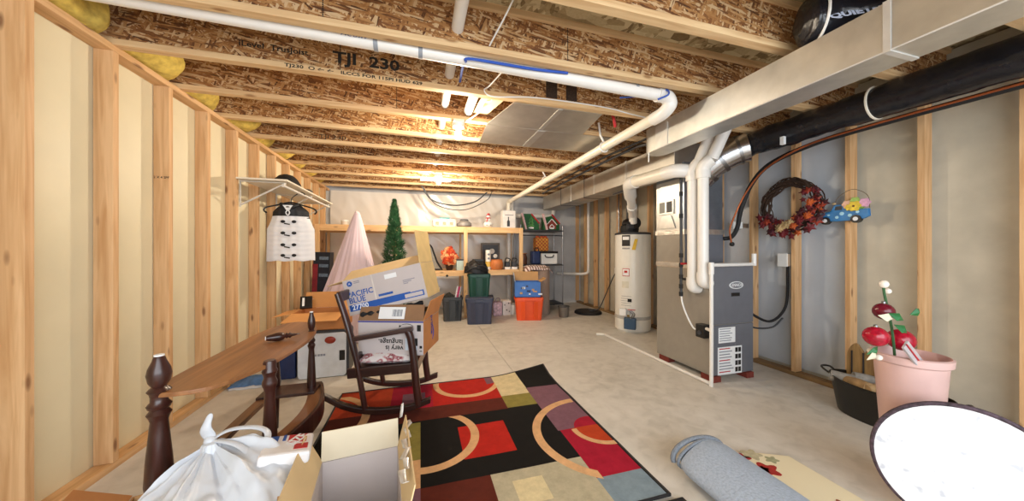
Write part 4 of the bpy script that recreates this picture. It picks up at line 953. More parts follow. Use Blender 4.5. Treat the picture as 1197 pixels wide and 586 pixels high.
# ------------------------------------------------------------------ wall shelf, vest, hat
SH = thing('wall_shelf', 'white board closet shelf with hanging rod on left stud wall', 'shelf', (-1.5, 4.5, 1.96))
MB().box(-1.714, -1.285, 3.69, 5.42, 1.968, 1.985).build('board', plain('white melamine', 'e4dccb', .4, var=.03), SH, smooth=False, bevel=.002)
MB().tube([(-1.33, 3.72, 1.925), (-1.33, 5.40, 1.925)], .014, 14).build('hanging_rod', plain('white rod', 'd4d2cc', .3), SH)
for y in (3.76, 4.58, 5.36):
    bk = MB().beam((-1.71, y, 1.72), (-1.34, y, 1.945), .018, .012).build('bracket', plain('bracket white', 'd0cdc4', .4), SH, smooth=False)
    MB().beam((-1.708, y, 1.70), (-1.708, y, 1.966), .022, .006, up=(1, 0, 0)).build('wall_leg', bk.data.materials[0], bk, smooth=False)
    MB().beam((-1.71, y, 1.958), (-1.32, y, 1.958), .02, .008).build('top_leg', bk.data.materials[0], bk, smooth=False)
    MB().tube([(-1.33, y, 1.955), (-1.33, y, 1.94)], .012, 8).build('rod_hook', bk.data.materials[0], bk)
HT = thing('black_hat', 'black rounded hat and gloves resting on white wall shelf', 'hat', (-1.53, 4.45, 1.985))
def dome(u, v):
    th = 2*PI*u; r = math.sin(PI/2*(1-v)); hgt = math.cos(PI/2*(1-v))
    return (-1.55+.15*r*math.cos(th), 4.45+.21*r*math.sin(th), 1.987+.20*hgt+.012*noise.noise((th*2, v*5, 0)))
MB().grid(dome, 30, 14).build('crown', plain('black felt', '1d1b1b', .9, var=.3, scale=30, bump=.4), HT)
MB().ball((-1.37, 4.58, 2.015), .055, 14, sc=(1, 1.6, .5)).build('loose_fold', plain('black leather', '201d1c', .6, var=.3, scale=30), HT)

VE = thing('puffer_vest', 'white puffer vest with black shoulders and toggles on a hanger', 'vest', (-1.44, 4.26, 1.15))
cxv, yv = -1.445, 4.27
def halfw(z):       # outline of the vest by height
    t_ = (z-1.15)/.66
    if t_ < .55: return .243-.012*t_
    if t_ < .85: return .238-.058*math.sin((t_-.55)/.30*PI/2)
    return .18-.10*((t_-.85)/.15)**1.3
def vest(z0, z1, m, name, nz_=36, quilt=True):
    mb = MB()
    def fs(sgn):
        def fn(u, v):
            z = z0+(z1-z0)*v; w_ = halfw(z); q = 2*u-1
            dep = .062*(1-abs(q)**2.6)
            pf = .010*abs(math.sin((z-1.15)*PI/.055)) if quilt else .004*abs(math.sin((z-1.15)*PI/.055))
            pf += .004*math.sin(q*17)
            return (cxv+q*w_, yv-sgn*(dep+pf*(1-abs(q)**4))+.012*q, z+.006*math.sin(q*9)*(1-v))
        return fn
    mb.grid(fs(1), 28, nz_); mb.grid(fs(-1), 28, nz_)
    return mb.build(name, m, VE)
WH = plain('white quilted nylon', 'eceef2', .5, var=.02)
BK = plain('black plaid nylon', '1f2024', .6, var=.5, scale=26)
vest(1.15, 1.665, WH, 'quilted_body'); vest(1.64, 1.81, BK, 'shoulder_yoke', 14, False)
MB().tube(bez([(cxv-.085, yv-.045, 1.80), (cxv-.05, yv-.075, 1.775), (cxv, yv-.085, 1.765), (cxv+.05, yv-.075, 1.775), (cxv+.085, yv-.045, 1.80)], 4), .024, 10).build('collar', BK, VE)
MB().prism([(-.05, .03), (.05, .03), (.012, -.03), (0, -.01), (-.012, -.03)], 0, .012, T(cxv, yv-.095, 1.755) @ FACE_NEAR).build('inner_collar', WH, VE, smooth=False)
MB().tube(bez([(cxv, yv-.10, 1.735), (cxv-.018, yv-.105, 1.70), (cxv, yv-.10, 1.67), (cxv+.018, yv-.105, 1.70), (cxv, yv-.10, 1.735)], 5), .006, 6).build('drawstring', WH, VE)
for z in (1.60, 1.47, 1.335, 1.215):
    for sx in (-1, 1):
        MB().ball((cxv+sx*.055, yv-.083, z), .024, 12, sc=(1, .3, .72)).build('toggle_tab', BLACKR, VE)
    MB().tube([(cxv-.04, yv-.088, z-.022), (cxv+.015, yv-.09, z-.032)], .007, 8).build('toggle', BLACKP, VE)
HG = thing('coat_hanger', 'black hanger hooked on the shelf rod carrying the white vest', 'hanger', (-1.44, 4.27, 1.8))
MB().tube(bez([(-1.445, 4.27, 1.79), (-1.445, 4.27, 1.86), (-1.42, 4.27, 1.90), (-1.36, 4.27, 1.945), (-1.325, 4.27, 1.948), (-1.305, 4.27, 1.925)], 6), .005, 8).build('hook', BLACKP, HG)
MB().tube(bez([(-1.68, 4.25, 1.70), (-1.71, 4.25, 1.73), (-1.68, 4.255, 1.765), (-1.56, 4.265, 1.80), (-1.445, 4.27, 1.83), (-1.33, 4.275, 1.80), (-1.22, 4.28, 1.765), (-1.19, 4.285, 1.73), (-1.21, 4.29, 1.70)], 5), .009, 8).build('shoulder_bar', BLACKP, HG)
# ------------------------------------------------------------------ wooden storage shelves along the far wall
WS = thing('wooden_shelf', 'long two tier pine storage shelf built along the far wall', 'shelf', (.1, 6.3, 0))
for x in (-1.66, -.45, .80, 1.89):
    MB().box(x-.02, x+.068-.02, 5.955, 5.995, 0, 1.705).build('post', PINEZ, WS, smooth=False, bevel=.002)
for x in (-1.66, .80, 1.89): MB().box(x-.02, x+.02, 6.68, 6.72, 0, 1.70).build('rear_post', PINEZ, WS, smooth=False)
for xa, xb in ((-1.70, .778), (.850, 1.868)):
    MB().box(xa, xb, 5.96, 5.998, 1.60, 1.69).build('top_rail', PINEX, WS, smooth=False, bevel=.002)
    MB().box(xa, xb, 5.96, 5.998, .79, .88).build('lower_rail', PINEX, WS, smooth=False, bevel=.002)
MB().box(-1.70, 1.94, 5.98, 6.74, 1.69, 1.708).build('top_board', PINEX, WS, smooth=False)
MB().box(-1.70, 1.94, 5.999, 6.74, .872, .888).build('lower_board', PINEX, WS, smooth=False)
MB().box(-1.70, 1.94, 6.66, 6.70, 1.60, 1.69).build('rear_rail', PINEX, WS, smooth=False)
MB().box(-1.70, 1.94, 6.66, 6.70, .79, .872).build('rear_rail', PINEX, WS, smooth=False)
MB().ball((.47, 5.94, .80), .022, 10).build('hook_knob', BLACKP, WS)

zt, zl = 1.708, .888
t = thing('storage_case', 'clear plastic case with teal handle on top pine shelf', 'case', (.43, 6.15, zt))
CP = plain('cloudy clear plastic', 'cfc8be', .2, var=.15, scale=30)
MB().prism(rrect(.22, .645, zt, zt+.15, .035), -6.26, -6.06, RX(90)).build('case_body', CP, t, bevel=.006)
MB().box(.34, .53, 6.06, 6.24, zt+.145, zt+.175).build('teal_handle', plain('teal', '58a5a8', .4), t, smooth=False, bevel=.01)
for x in (.30, .43, .56): MB().box(x-.03, x+.03, 6.055, 6.06, zt+.03, zt+.09).build('stored_item', plain('item tan', 'b59a82', .6, var=.4, scale=40), t, smooth=False)
t = thing('grey_crock', 'grey lidded round vessel beside clear case on top shelf', 'crock', (.81, 6.15, zt))
MB().lathe([(.11, zt), (.145, zt+.03), (.14, zt+.08), (.10, zt+.115), (.08, zt+.12)], 28, T(.81, 6.15, 0)).build('body', plain('grey glaze', '8d8a88', .35), t)
MB().lathe([(.085, zt+.12), (.08, zt+.145), (.07, zt+.155), (.01, zt+.157)], 28, T(.81, 6.15, 0)).build('lid', plain('dark glaze', '5f5d60', .35), t)
t = thing('snowman_figurine', 'small white snowman figurine with red scarf on top shelf', 'figurine', (1.28, 6.15, zt))
MB().ball((1.28, 6.15, zt+.068), .082, 18, sc=(1.15, 1, .83)).build('base_ball', WHITE, t); MB().ball((1.28, 6.15, zt+.165), .05, 16).build('body', WHITE, t)
MB().ball((1.285, 6.15, zt+.222), .035, 14).build('head', WHITE, t); MB().lathe([(.045, zt+.246), (.045, zt+.252), (.028, zt+.254), (.026, zt+.285), (.004, zt+.287)], 16, T(1.285, 6.15, 0)).build('hat', RED, t)
MB().tube([(1.28+.042*math.cos(a), 6.15+.042*math.sin(a), zt+.192) for a in [2*PI*i/16 for i in range(16)]], .011, 8, closed=True).build('scarf', RED, t); MB().beam((1.262, 6.10, zt+.19), (1.24, 6.09, zt+.115), .022, .008).build('scarf_end', RED, t, smooth=False)
for x in (-.04, .04): MB().ball((1.28+x, 6.075, zt+.05), .01, 8).build('button', BLACKP, t)
t = thing('gift_box', 'white box printed with a dark bottle at right of top shelf', 'box', (1.69, 6.15, zt))
MB().box(1.56, 1.815, 6.06, 6.24, zt, zt+.345).build('carton', plain('white carton', 'e8e6e4', .5), t, smooth=False, bevel=.003)
MB().prism([(-.028, 0), (.028, 0), (.028, .10), (.01, .13), (.01, .19), (-.01, .19), (-.01, .13), (-.028, .10)], 0, .002, T(1.67, 6.06, zt+.03) @ FACE_NEAR).build('bottle_print', plain('bottle print', '2d3138', .4), t, smooth=False)
MB().box(1.60, 1.775, 6.057, 6.06, zt+.25, zt+.262).build('print_line', plain('grey text', '77757a', .6), t, smooth=False)
MB().box(1.56, 1.815, 6.062, 6.238, zt+.343, zt+.348).build('lid_edge', plain('grey edge', '4c4a4c', .6), t, smooth=False)
# lower shelf
t = thing('camp_chair_bag', 'rounded black edged grey bag leaning on lower pine shelf', 'bag', (.26, 6.2, zl))
pl_ = [(.40, 0), (.16, 0), (.05, .18), (.02, .36), (.07, .47), (.14, .49), (.20, .44), (.25, .30), (.31, .14)]
PB = bez([(x, z, 0) for x, z in pl_+[pl_[0]]], 4)[:-1]
MB().prism([(p.x, p.y) for p in PB], -6.22, -6.16, T(.0, 0, zl+.004) @ RX(90)).build('grey_panel', plain('grey mesh', '8f8c84', .8, var=.15, scale=40), t, smooth=False)
MB().tube([(p.x, 6.16, max(zl+.016, p.y+zl+.004)) for p in PB], .016, 8, closed=True).build('black_edge', BLACKR, t)
t = thing('flower_arrangement', 'orange autumn flowers in a dark pot on lower pine shelf', 'flowers', (.53, 6.15, zl))
MB().lathe([(.05, zl), (.06, zl+.01), (.085, zl+.13), (.09, zl+.14), (.075, zl+.135), (.02, zl+.12)], 24, T(.53, 6.15, 0)).build('pot', plain('dark brown pot', '2e1712', .5), t)
q = random.Random(3)
FLW = [plain('orange petal', 'e0602a', .7, var=.3), plain('red petal', 'c23a1e', .7, var=.3), plain('peach petal', 'eeb07a', .7, var=.2)]
for i in range(75):
    a, e = q.random()*2*PI, q.random()
    px_, py_, pz_ = .535+.145*math.cos(a)*math.sqrt(e), 6.13-.10*(1-e)+.03*math.sin(a), zl+.27+.15*math.sin(a)*math.sqrt(e)
    r_ = .034+.012*q.random(); mb = MB()
    for k in range(6):
        b_ = 2*PI*k/6+q.random()*.5; mb.add([(px_, py_-.02, pz_), (px_+r_*math.cos(b_-.5), py_-.014, pz_+r_*math.sin(b_-.5)), (px_+r_*1.3*math.cos(b_), py_+.006, pz_+r_*1.3*math.sin(b_)), (px_+r_*math.cos(b_+.5), py_-.014, pz_+r_*math.sin(b_+.5))], [(0, 1, 2, 3)])
    mb.build('flower', FLW[i % 3], t, smooth=False)
t = thing('tin_box', 'pale blue green tin beside orange flowers on lower shelf', 'tin', (.72, 6.12, zl))
MB().box(.655, .785, 6.05, 6.2, zl, zl+.19).build('body', plain('pale aqua tin', 'b9cfca', .35), t, smooth=False, bevel=.006); MB().box(.65, .79, 6.045, 6.205, zl+.185, zl+.21).build('lid', DARKG, t, smooth=False, bevel=.004)
t = thing('picture_frame', 'framed dark picture standing at back of lower pine shelf', 'picture frame', (1.35, 6.5, zl))
MB().box(1.19, 1.59, 6.44, 6.47, zl, zl+.53).build('frame', plain('bronze frame', '5d4a38', .4, var=.3, scale=30), t, smooth=False, bevel=.006)
MB().box(1.225, 1.555, 6.435, 6.44, zl+.04, zl+.49).build('print', plain('dark print', '2a2220', .4, var=.2), t, smooth=False)
for x, z, r_, c in ((1.42, .36, .06, 'cfc6ba'), (1.33, .22, .05, 'b5a796'), (1.49, .26, .045, 'd8d2c8'), (1.40, .12, .05, '8f8376')):
    MB().ball((x, 6.434, zl+z), r_, 12, sc=(1, .04, .9)).build('pale_motif', plain('motif'+c, c, .5, var=.3, scale=30), t)
t = thing('pillar_candle', 'white pillar candle with yellow band on lower pine shelf', 'candle', (1.28, 6.12, zl))
MB().lathe([(.05, zl), (.052, zl+.005), (.052, zl+.375), (.045, zl+.385), (.01, zl+.375)], 24, T(1.275, 6.12, 0)).build('wax', plain('white wax', 'efece4', .4), t)
MB().lathe([(.0535, zl+.06), (.0535, zl+.16)], 24, T(1.275, 6.12, 0), caps=False).build('yellow_band', plain('yellow paper', 'dcb654', .5), t)
for z in (.22, .30): MB().ball((1.275, 6.067, zl+z), .025, 10, sc=(1, .1, .8)).build('grey_print', plain('cup print', '77808a', .5), t)
t = thing('terracotta_pot', 'round orange terracotta pot on lower pine shelf', 'pot', (1.44, 6.1, zl))
MB().lathe([(.075, zl), (.10, zl+.01), (.13, zl+.07), (.128, zl+.13), (.108, zl+.185), (.115, zl+.20), (.10, zl+.2), (.10, zl+.16), (.02, zl+.05)], 32, T(1.44, 6.1, 0)).build('body', plain('terracotta', 'c9773e', .6, var=.1), t)
for k, (x, nm, lb) in enumerate(((1.66, 'black_camera', 'small black camera like object on lower shelf right'), (1.80, 'black_tool', 'dark tool with white body at end of lower shelf'))):
    t = thing(nm, lb, 'small appliance', (x, 6.12, zl))
    MB().box(x-.05, x+.05, 6.07, 6.17, zl+.05, zl+.15).build('body', [BLACKP, DARKG][k], t, smooth=False, bevel=.012)
    MB().lathe([(.035, 0), (.038, .03), (.02, .031)], 18, T(x-.01, 6.07, zl+.10) @ RX(90)).build('lens', DARKG, t)
    MB().box(x-.06, x+.055, 6.06, 6.18, zl, zl+.052).build('base', WHITE, t, smooth=False, bevel=.006)
    MB().tube(bez([(x+.03, 6.12, zl+.14), (x+.06, 6.12, zl+.2), (x-.02, 6.12, zl+.22), (x-.05, 6.12, zl+.14)], 5), .01, 8).build('strap', BLACKR, t)
t = MB().box(1.00, 1.17, 6.1, 6.3, zl, zl+.20).build('black_box', BLACKR, None, smooth=False, bevel=.01); tag(t, 'black box behind the black bag on lower pine shelf', 'box')
MB().box(.99, 1.18, 6.095, 6.305, zl+.17, zl+.205).build('lid', DARKG, t, smooth=False, bevel=.004)

# ------------------------------------------------------------------ storage bins
def tote(name, label, cx, cy, w_, d_, h_, m, rz=0, z0=0, lid=None, group=None):
    t = thing(name, label, 'storage bin', (cx, cy, z0), R(rz)); k = .86; mb = MB()
    def ring(s, z, e=0): return [(p[0], p[1], z) for p in rrect(-w_/2*s+e, w_/2*s-e, -d_/2*s+e, d_/2*s-e, .035, 4)]
    secs = [ring(k, .0), ring(k+.01, .02), ring(.97, h_*.86), ring(1.0, h_*.87), ring(1.0, h_), ring(1.0, h_, .015), ring(.96, h_*.86, .012), ring(k, .02, .01)]
    n = len(secs[0]); vs = [p for s_ in secs for p in s_]
    fs = [(i*n+j, i*n+(j+1) % n, (i+1)*n+(j+1) % n, (i+1)*n+j) for i in range(len(secs)-1) for j in range(n)] + [tuple(range(n)), tuple((len(secs)-1)*n+j for j in range(n))]
    mb.add(vs, fs).build('tub', m, t, local=True)
    for x in (-.25, .25):
        MB().beam((x*w_, -d_/2*.88-.003, .03), (x*w_*1.06, -d_/2*.965-.003, h_*.84), .10*w_/.4, .012).build('rib', m, t, smooth=False, bevel=.004, local=True)
    MB().box(-w_*.14, w_*.14, -d_/2-.02, -d_/2+.01, h_*.88, h_*.97).build('handle', m, t, smooth=False, bevel=.006, local=True)
    for s_ in (-1, 1): MB().box(s_*w_/2-.012, s_*w_/2+.012, -d_*.16, d_*.16, h_*.88, h_*.97).build('handle', m, t, smooth=False, bevel=.006, local=True)
    if lid:
        MB().prism([(p[0], p[1]) for p in rrect(-w_/2-.012, w_/2+.012, -d_/2-.012, d_/2+.012, .04, 4)], h_, h_+.022).build('lid', lid, t, smooth=False, bevel=.006, local=True)
        MB().prism([(p[0], p[1]) for p in rrect(-w_/2*.8, w_/2*.8, -d_/2*.8, d_/2*.8, .04, 4)], h_+.022, h_+.030).build('lid_panel', lid, t, smooth=False, bevel=.004, local=True)
    return t
NB = plain('slate blue plastic', '3c4258', .45, var=.05); GB = plain('dark green plastic', '14463a', .4, var=.06); OB = plain('orange plastic', 'e65320', .4, var=.04); CB = plain('charcoal plastic', '3d4145', .45)
tote('storage_bin', 'slate blue lidded storage bin supporting the green bin', 1.0, 5.56, .47, .42, .43, NB, -10, lid=NB)
tote('storage_bin', 'dark green storage bin stacked on the slate blue bin', 1.0, 5.62, .39, .34, .40, GB, -6, .452)
tote('storage_bin', 'charcoal open storage bin holding sticks beneath pine shelf', .555, 5.86, .36, .26, .43, CB, -2)
tote('storage_bin', 'bright orange storage bin with blue carton on top', 1.93, 5.60, .52, .40, .41, OB, -14, lid=None)
MB().box(-.24, .24, -.18, .18, .40, .412).build('inner_lid', OB, bpy.data.objects['storage_bin.003'], smooth=False, local=True)
for k, (x, c, l) in enumerate(((.60, 'e6dfe2', 'white wrapping roll leaning in charcoal bin'), (.63, 'c83a6c', 'pink wrapping roll leaning in charcoal bin'), (.66, 'b8b4bc', 'grey striped roll at right inside charcoal bin'))):
    t = MB().tube([(x-.06, 5.83, .06), (x+.05, 5.80, .62-.01*k)], .016, 12).build('wrapping_roll', plain('roll'+c, c, .5, var=.3, scale=50), None); tag(t, l, 'wrapping paper roll', 'rolls in the charcoal bin')
def lump(u, v):
    th = 2*PI*u; r = 1-v**2
    return (.50+.12*r*math.cos(th), 5.86+.085*r*math.sin(th), .36+.15*v+.045*noise.noise((math.cos(th)*2*r+3, math.sin(th)*2*r, v*3))*r*(v > 0))
tag(MB().grid(lump, 26, 12).build('dark_cloth', plain('dark grey cloth', '2c2d2b', .9, var=.4, scale=30), None), 'dark cloth bundle bulging from the charcoal bin', 'cloth')
BB = thing('black_bag', 'black folded bag heaped on the dark green bin', 'bag', (.95, 5.62, .86))
def bagf(u, v):
    th = 2*PI*u; r = (1-v**2.5)
    return (.955+.215*r*math.cos(th), 5.62+.17*r*math.sin(th), .868+.20*math.sin(PI/2*v)*(1+.35*noise.noise((math.cos(th)*r*1.5, math.sin(th)*r*1.5, 7)))+.012*math.sin(9*v*PI+2*th)*r+.0)
MB().grid(bagf, 40, 18).build('bag_body', plain('black nylon', '16161a', .55, var=.3, scale=12), BB)
MB().tube(bez([(.74, 5.50, .875), (.85, 5.44, .95), (1.0, 5.44, .93), (1.14, 5.50, .88)], 6), .014, 8, flat=.5).build('strap', BLACKR, BB)
MB().tube(bez([(.75, 5.48, .90), (.9, 5.42, .99), (1.05, 5.43, 1.0), (1.15, 5.5, .92)], 6), .012, 8, flat=.5).build('strap', DARKG, BB)
# blue printed carton on the orange bin
BCM = T(1.90, 5.60, .422) @ RZ(-13)
bc, bcb, fl = carton('cardboard_box', 'blue printed open carton standing on the orange bin', BCM, .46, .30, .27, plain('blue print card', '3f74c0', .6, var=.06), [('L', 8, .16), ('F', 5, .17), ('R', 60, .12)], CARD)
fl['L'][0].data.materials[0] = plain('white blue flap', 'b9cbe2', .6)
for i in range(9):
    x, z = -.2+.4*rnd.random(), .03+.2*rnd.random(); MB().box(x, x+.03+.05*rnd.random(), -.153, -.1505, z, z+.02+.02*rnd.random()).build('printed_patch', [LABEL, CARD, NAVY][i % 3], bc, smooth=False, local=True)
MB().box(.2305, .233, -.15, .15, 0, .268).build('side_print', plain('blue side', '3565b4', .6), bc, smooth=False, local=True)
t = thing('carpet_roll', 'taupe carpet roll standing upright behind the orange bin', 'carpet roll', (2.34, 5.98, 0))
TP = plain('taupe carpet', '9b8577', .95, var=.12, scale=80, bump=.3)
MB().lathe([(.155, .0), (.16, .01), (.16, .93), (.155, .94), (.12, .94), (.115, .90), (.02, .90)], 36, T(2.34, 5.98, 0)).build('outer_turn', TP, t)
MB().lathe([(.08, .88), (.08, .945), (.05, .945), (.05, .88)], 28, T(2.34, 5.98, 0), caps=False).build('inner_turn', TP, t)
t = MB().lathe([(.13, .0), (.135, .9), (.09, .91), (.02, .90)], 28, T(2.04, 6.08, 0)).build('cardboard_tube', CARD, None); tag(t, 'brown cardboard tube standing left of the taupe roll', 'tube')
MB().lathe([(.137, .86), (.137, .88)], 28, T(2.04, 6.08, 0), caps=False).build('tube_band', CARDL, t)
def drape(u, v): return (1.95+.57*u, 5.80+.34*v, .958+.02*noise.noise((u*4, v*4, 2))-.09*max(0, abs(u-.5)-.33)/.17*1-.07*max(0, .3-v)/.3)
m, nt, b = newmat('striped cotton'); tc = N(nt, 'ShaderNodeTexCoord'); wv = N(nt, 'ShaderNodeTexWave'); wv.inputs['Scale'].default_value = 6; wv.inputs['Distortion'].default_value = 3
nt.links.new(tc.outputs['Object'], wv.inputs['Vector']); r_ = ramp(nt, [(.35, lin('e8dcd8')), (.5, lin('b23a44')), (.7, lin('e3d0c4')), (.9, lin('4a2a2c'))]); nt.links.new(wv.outputs['Fac'], r_.inputs['Fac']); nt.links.new(r_.outputs['Color'], b.inputs['Base Color']); b.inputs['Roughness'].default_value = .9
tag(MB().grid(drape, 40, 20).build('striped_cloth', m, None, solid=.008), 'red and white striped cloth draped over the taupe roll', 'cloth')
t = thing('floral_bag', 'pale pink floral bag on floor right of slate blue bin', 'bag', (1.42, 6.0, 0))
MB().box(1.34, 1.52, 5.95, 6.12, 0, .27).build('bag_body', plain('pink floral', 'c3a6b0', .7, var=.45, scale=22), t, smooth=False, bevel=.03)
MB().tube(bez([(1.38, 5.96, .26), (1.40, 5.95, .34), (1.46, 5.95, .34), (1.48, 5.96, .26)], 5), .008, 8).build('handle', plain('pink handle', '9d8794', .6), t)
t = thing('patterned_box', 'white box with black spots on floor beneath pine shelf', 'box', (1.62, 6.05, 0))
MB().box(1.54, 1.70, 6.0, 6.16, 0, .27).build('carton', plain('white card', 'ddd9d4', .5), t, smooth=False, bevel=.004)
for x, z, r_ in ((1.58, .20, .012), (1.66, .23, .014), (1.62, .10, .014), (1.675, .07, .012)): MB().ball((x, 6.0, z), r_, 10, sc=(1, .1, 1)).build('spot', BLACKP, t)
MB().box(1.535, 1.705, 5.995, 6.165, .245, .28).build('lid', plain('white lid', 'e6e2dc', .5), t, smooth=False, bevel=.004)
t = MB().lathe([(.06, 0), (.065, .01), (.065, .2), (.05, .215), (.01, .216)], 20, T(1.77, 6.08, 0)).build('white_jar', WHITE, None); tag(t, 'white jar on floor between spotted box and orange bin', 'jar')
MB().lathe([(.067, .19), (.067, .215), (.05, .222), (.01, .223)], 20, T(1.77, 6.08, 0)).build('lid', plain('jar lid', 'b0aaa2', .4), t)

# ------------------------------------------------------------------ metal shelving unit
MS = thing('metal_shelving', 'thin dark metal wire shelving unit in far right corner', 'shelving unit', (2.47, 6.55, 0))
for x in (2.0, 2.95):
    for y in (6.30, 6.76): MB().tube([(x, y, 0), (x, y, 1.80)], .013, 10).build('post', CHROME, MS)
for z in (.13, .965, 1.70):
    mb = MB().box(1.985, 2.965, 6.285, 6.775, z-.03, z-.008)
    mb.build('shelf_frame', DARKG, MS, smooth=False)
    mb = MB()
    for i in range(24): mb.tube([(2.0+.041*i, 6.29, z), (2.0+.041*i, 6.77, z)], .004, 4)
    mb.build('shelf_wires', CHROME, MS, smooth=False)
MB().tube([(2.0, 6.30, 1.58), (2.95, 6.30, 1.58)], .012, 8).build('cross_bar', DARKG, MS)
def house(name, label, x, tree):
    t = thing(name, label, 'christmas house box', (x, 6.42, 1.706))
    z = 1.706; w_ = .36
    G = plain('christmas green '+label[:6], '1c5a30', .5, var=.1)
    MB().prism([(x-w_/2, z), (x+w_/2, z), (x+w_/2, z+.16), (x+.02, z+.33), (x-w_/2, z+.33)] if tree else [(x-w_/2, z), (x+w_/2, z), (x+w_/2, z+.13), (x, z+.30), (x-w_/2, z+.26)], -6.52, -6.36, RX(90)).build('carton', G, t, smooth=False)
    MB().beam((x-w_/2-.03, 6.34, z+.34), (x-w_/2+.06, 6.34, z+.0), .03, .07, up=(0, 1, 0)).build('candy_edge', plain('pink white stripe', 'dcb8bc', .5, var=.3, scale=30), t, smooth=False)
    MB().beam((x+.0, 6.35, z+.33), (x+w_/2, 6.35, z+.13), .02, .05, up=(0, 1, 0)).build('red_edge', RED, t, smooth=False)
    if tree:
        for k in range(3): MB().prism([(-.085+.018*k, .06+.065*k), (.085-.018*k, .06+.065*k), (0, .16+.065*k)], 0, .006, T(x-.0, 6.36, z) @ FACE_NEAR).build('tree_tier', plain('leaf green', '4d8a48', .6, var=.3, scale=40), t, smooth=False)
        MB().box(x-.014, x+.014, 6.355, 6.36, z+.03, z+.06).build('tree_trunk', CARD, t, smooth=False)
    else:
        MB().prism([(-.10, .02), (.10, .02), (.10, .12), (0, .22), (-.10, .12)], 0, .006, T(x, 6.36, z) @ FACE_NEAR).build('house_front', plain('gingerbread', '8c3a30', .6, var=.2), t, smooth=False)
        for p, q_ in (((-.12, .11), (0, .235)), ((.12, .11), (0, .235)), ((-.06, .06), (0, .12)), ((.06, .06), (0, .12)), ((-.06, .06), (0, 0.02)), ((.06, .06), (0, .02))):
            MB().beam((x+p[0], 6.35, z+p[1]), (x+q_[0], 6.35, z+q_[1]), .012, .018, up=(0, 1, 0)).build('icing', LABEL, t, smooth=False)
    MB().prism(ell(0, .035, .06, .018, 20), .006, .008, T(x, 6.36, z) @ FACE_NEAR).build('name_patch', LABEL, t, smooth=False)
house('holiday_house_box', 'green holiday box with tree picture on top metal shelf', 2.25, True)
house('holiday_house_box', 'green holiday box with gingerbread house on top metal shelf', 2.72, False)
t = thing('white_cooler', 'white box with black lid on middle metal shelf', 'cooler', (2.66, 6.45, .97))
MB().box(2.48, 2.84, 6.33, 6.6, .97, 1.20).build('tub', WHITE, t, smooth=False, bevel=.012); MB().box(2.465, 2.855, 6.32, 6.61, 1.20, 1.245).build('lid', BLACKP, t, smooth=False, bevel=.008)
MB().tube(bez([(2.55, 6.325, 1.17), (2.58, 6.315, 1.12), (2.72, 6.315, 1.12), (2.75, 6.325, 1.17)], 5), .012, 8).build('handle', BLACKP, t)
t = MB().box(2.28, 2.46, 6.34, 6.55, .97, 1.25).build('navy_bag', NAVY, None, smooth=False, bevel=.03); tag(t, 'navy blue bag left of white box on middle metal shelf', 'bag')
MB().tube(bez([(2.31, 6.36, 1.23), (2.33, 6.34, 1.31), (2.40, 6.34, 1.31), (2.43, 6.36, 1.23)], 5), .01, 8).build('handle', BLACKR, t)
t = MB().lathe([(.06, .97), (.07, 1.1), (.05, 1.18), (.06, 1.2), (.01, 1.2)], 20, T(2.12, 6.45, 0)).build('brown_vase', plain('brown vase', '6a3c22', .5, var=.3), None); tag(t, 'brown vase at left of middle metal shelf', 'vase')
MB().tube([(2.12+.062*math.cos(a), 6.45+.062*math.sin(a), 1.2) for a in [2*PI*i/20 for i in range(20)]], .008, 6, closed=True).build('rim', CARDO, t)
m, nt, b = newmat('plaid paper'); tc = N(nt, 'ShaderNodeTexCoord'); ck = N(nt, 'ShaderNodeTexChecker'); ck.inputs['Scale'].default_value = 26
ck.inputs[1].default_value = lin('d8a43c'); ck.inputs[2].default_value = lin('b2402a'); nt.links.new(tc.outputs['Object'], ck.inputs['Vector']); nt.links.new(ck.outputs['Color'], b.inputs['Base Color']); b.inputs['Roughness'].default_value = .7
t = thing('plaid_bag', 'red and yellow plaid gift bag on the white box lid', 'gift bag', (2.52, 6.45, 1.245))
MB().box(2.36, 2.66, 6.36, 6.56, 1.247, 1.54).build('bag_body', m, t, smooth=False, bevel=.03)
for x in (2.42, 2.52, 2.60): MB().ball((x, 6.44, 1.545), .05, 10, sc=(1, .8, .7)).build('tissue', plain('orange tissue', 'c9582e', .7, var=.3, scale=20), t)

# ------------------------------------------------------------------ slim tree, draped cone, tall carton
TR = thing('artificial_tree', 'slim green artificial pine tree in front of pine shelf', 'artificial tree', (-.36, 4.9, 0))
MB().tube([(-.36, 4.9, .03), (-.37, 4.9, 2.0)], .014, 8).build('trunk', plain('tree pole', '3a2c1c', .8), TR)
MB().lathe([(.17, 0), (.17, .02), (.05, .05), (.02, .08)], 20, T(-.36, 4.9, 0)).build('stand', BLACKR, TR)
q = random.Random(11); LV = plain('pine needle green', '2c5c36', .7, var=.45, scale=9); LV2 = plain('pine needle light', '4c7f50', .7, var=.35, scale=9)
for mm, cnt in ((LV, 2600), (LV2, 1100)):
    mb = MB()
    for i in range(cnt):
        f = q.random()**.8; z = .30+1.69*f; rad = .27*(1-f)**.75; rad *= (.90+.10*math.sin(z*38))
        a = q.random()*2*PI; r_ = rad*math.sqrt(.25+.75*q.random())
        c = Vector((-.363+r_*math.cos(a), 4.9+r_*math.sin(a), z)); d = Vector((math.cos(a), math.sin(a), .25+.5*q.random()+f)).normalized()
        w_ = d.cross(Vector((q.random()-.5, q.random()-.5, 1))).normalized()*.009; L_ = (.05+.03*q.random())*(1.1-.55*f)
        for s_ in (-1, 0, 1):
            e = (d+w_*s_*60*.9).normalized()*L_
            mb.add([c-w_*.5, c+w_*.5, c+e+w_*.15, c+e-w_*.15], [(0, 1, 2, 3)])
    mb.build('needles', mm, TR, smooth=False, kind='stuff')
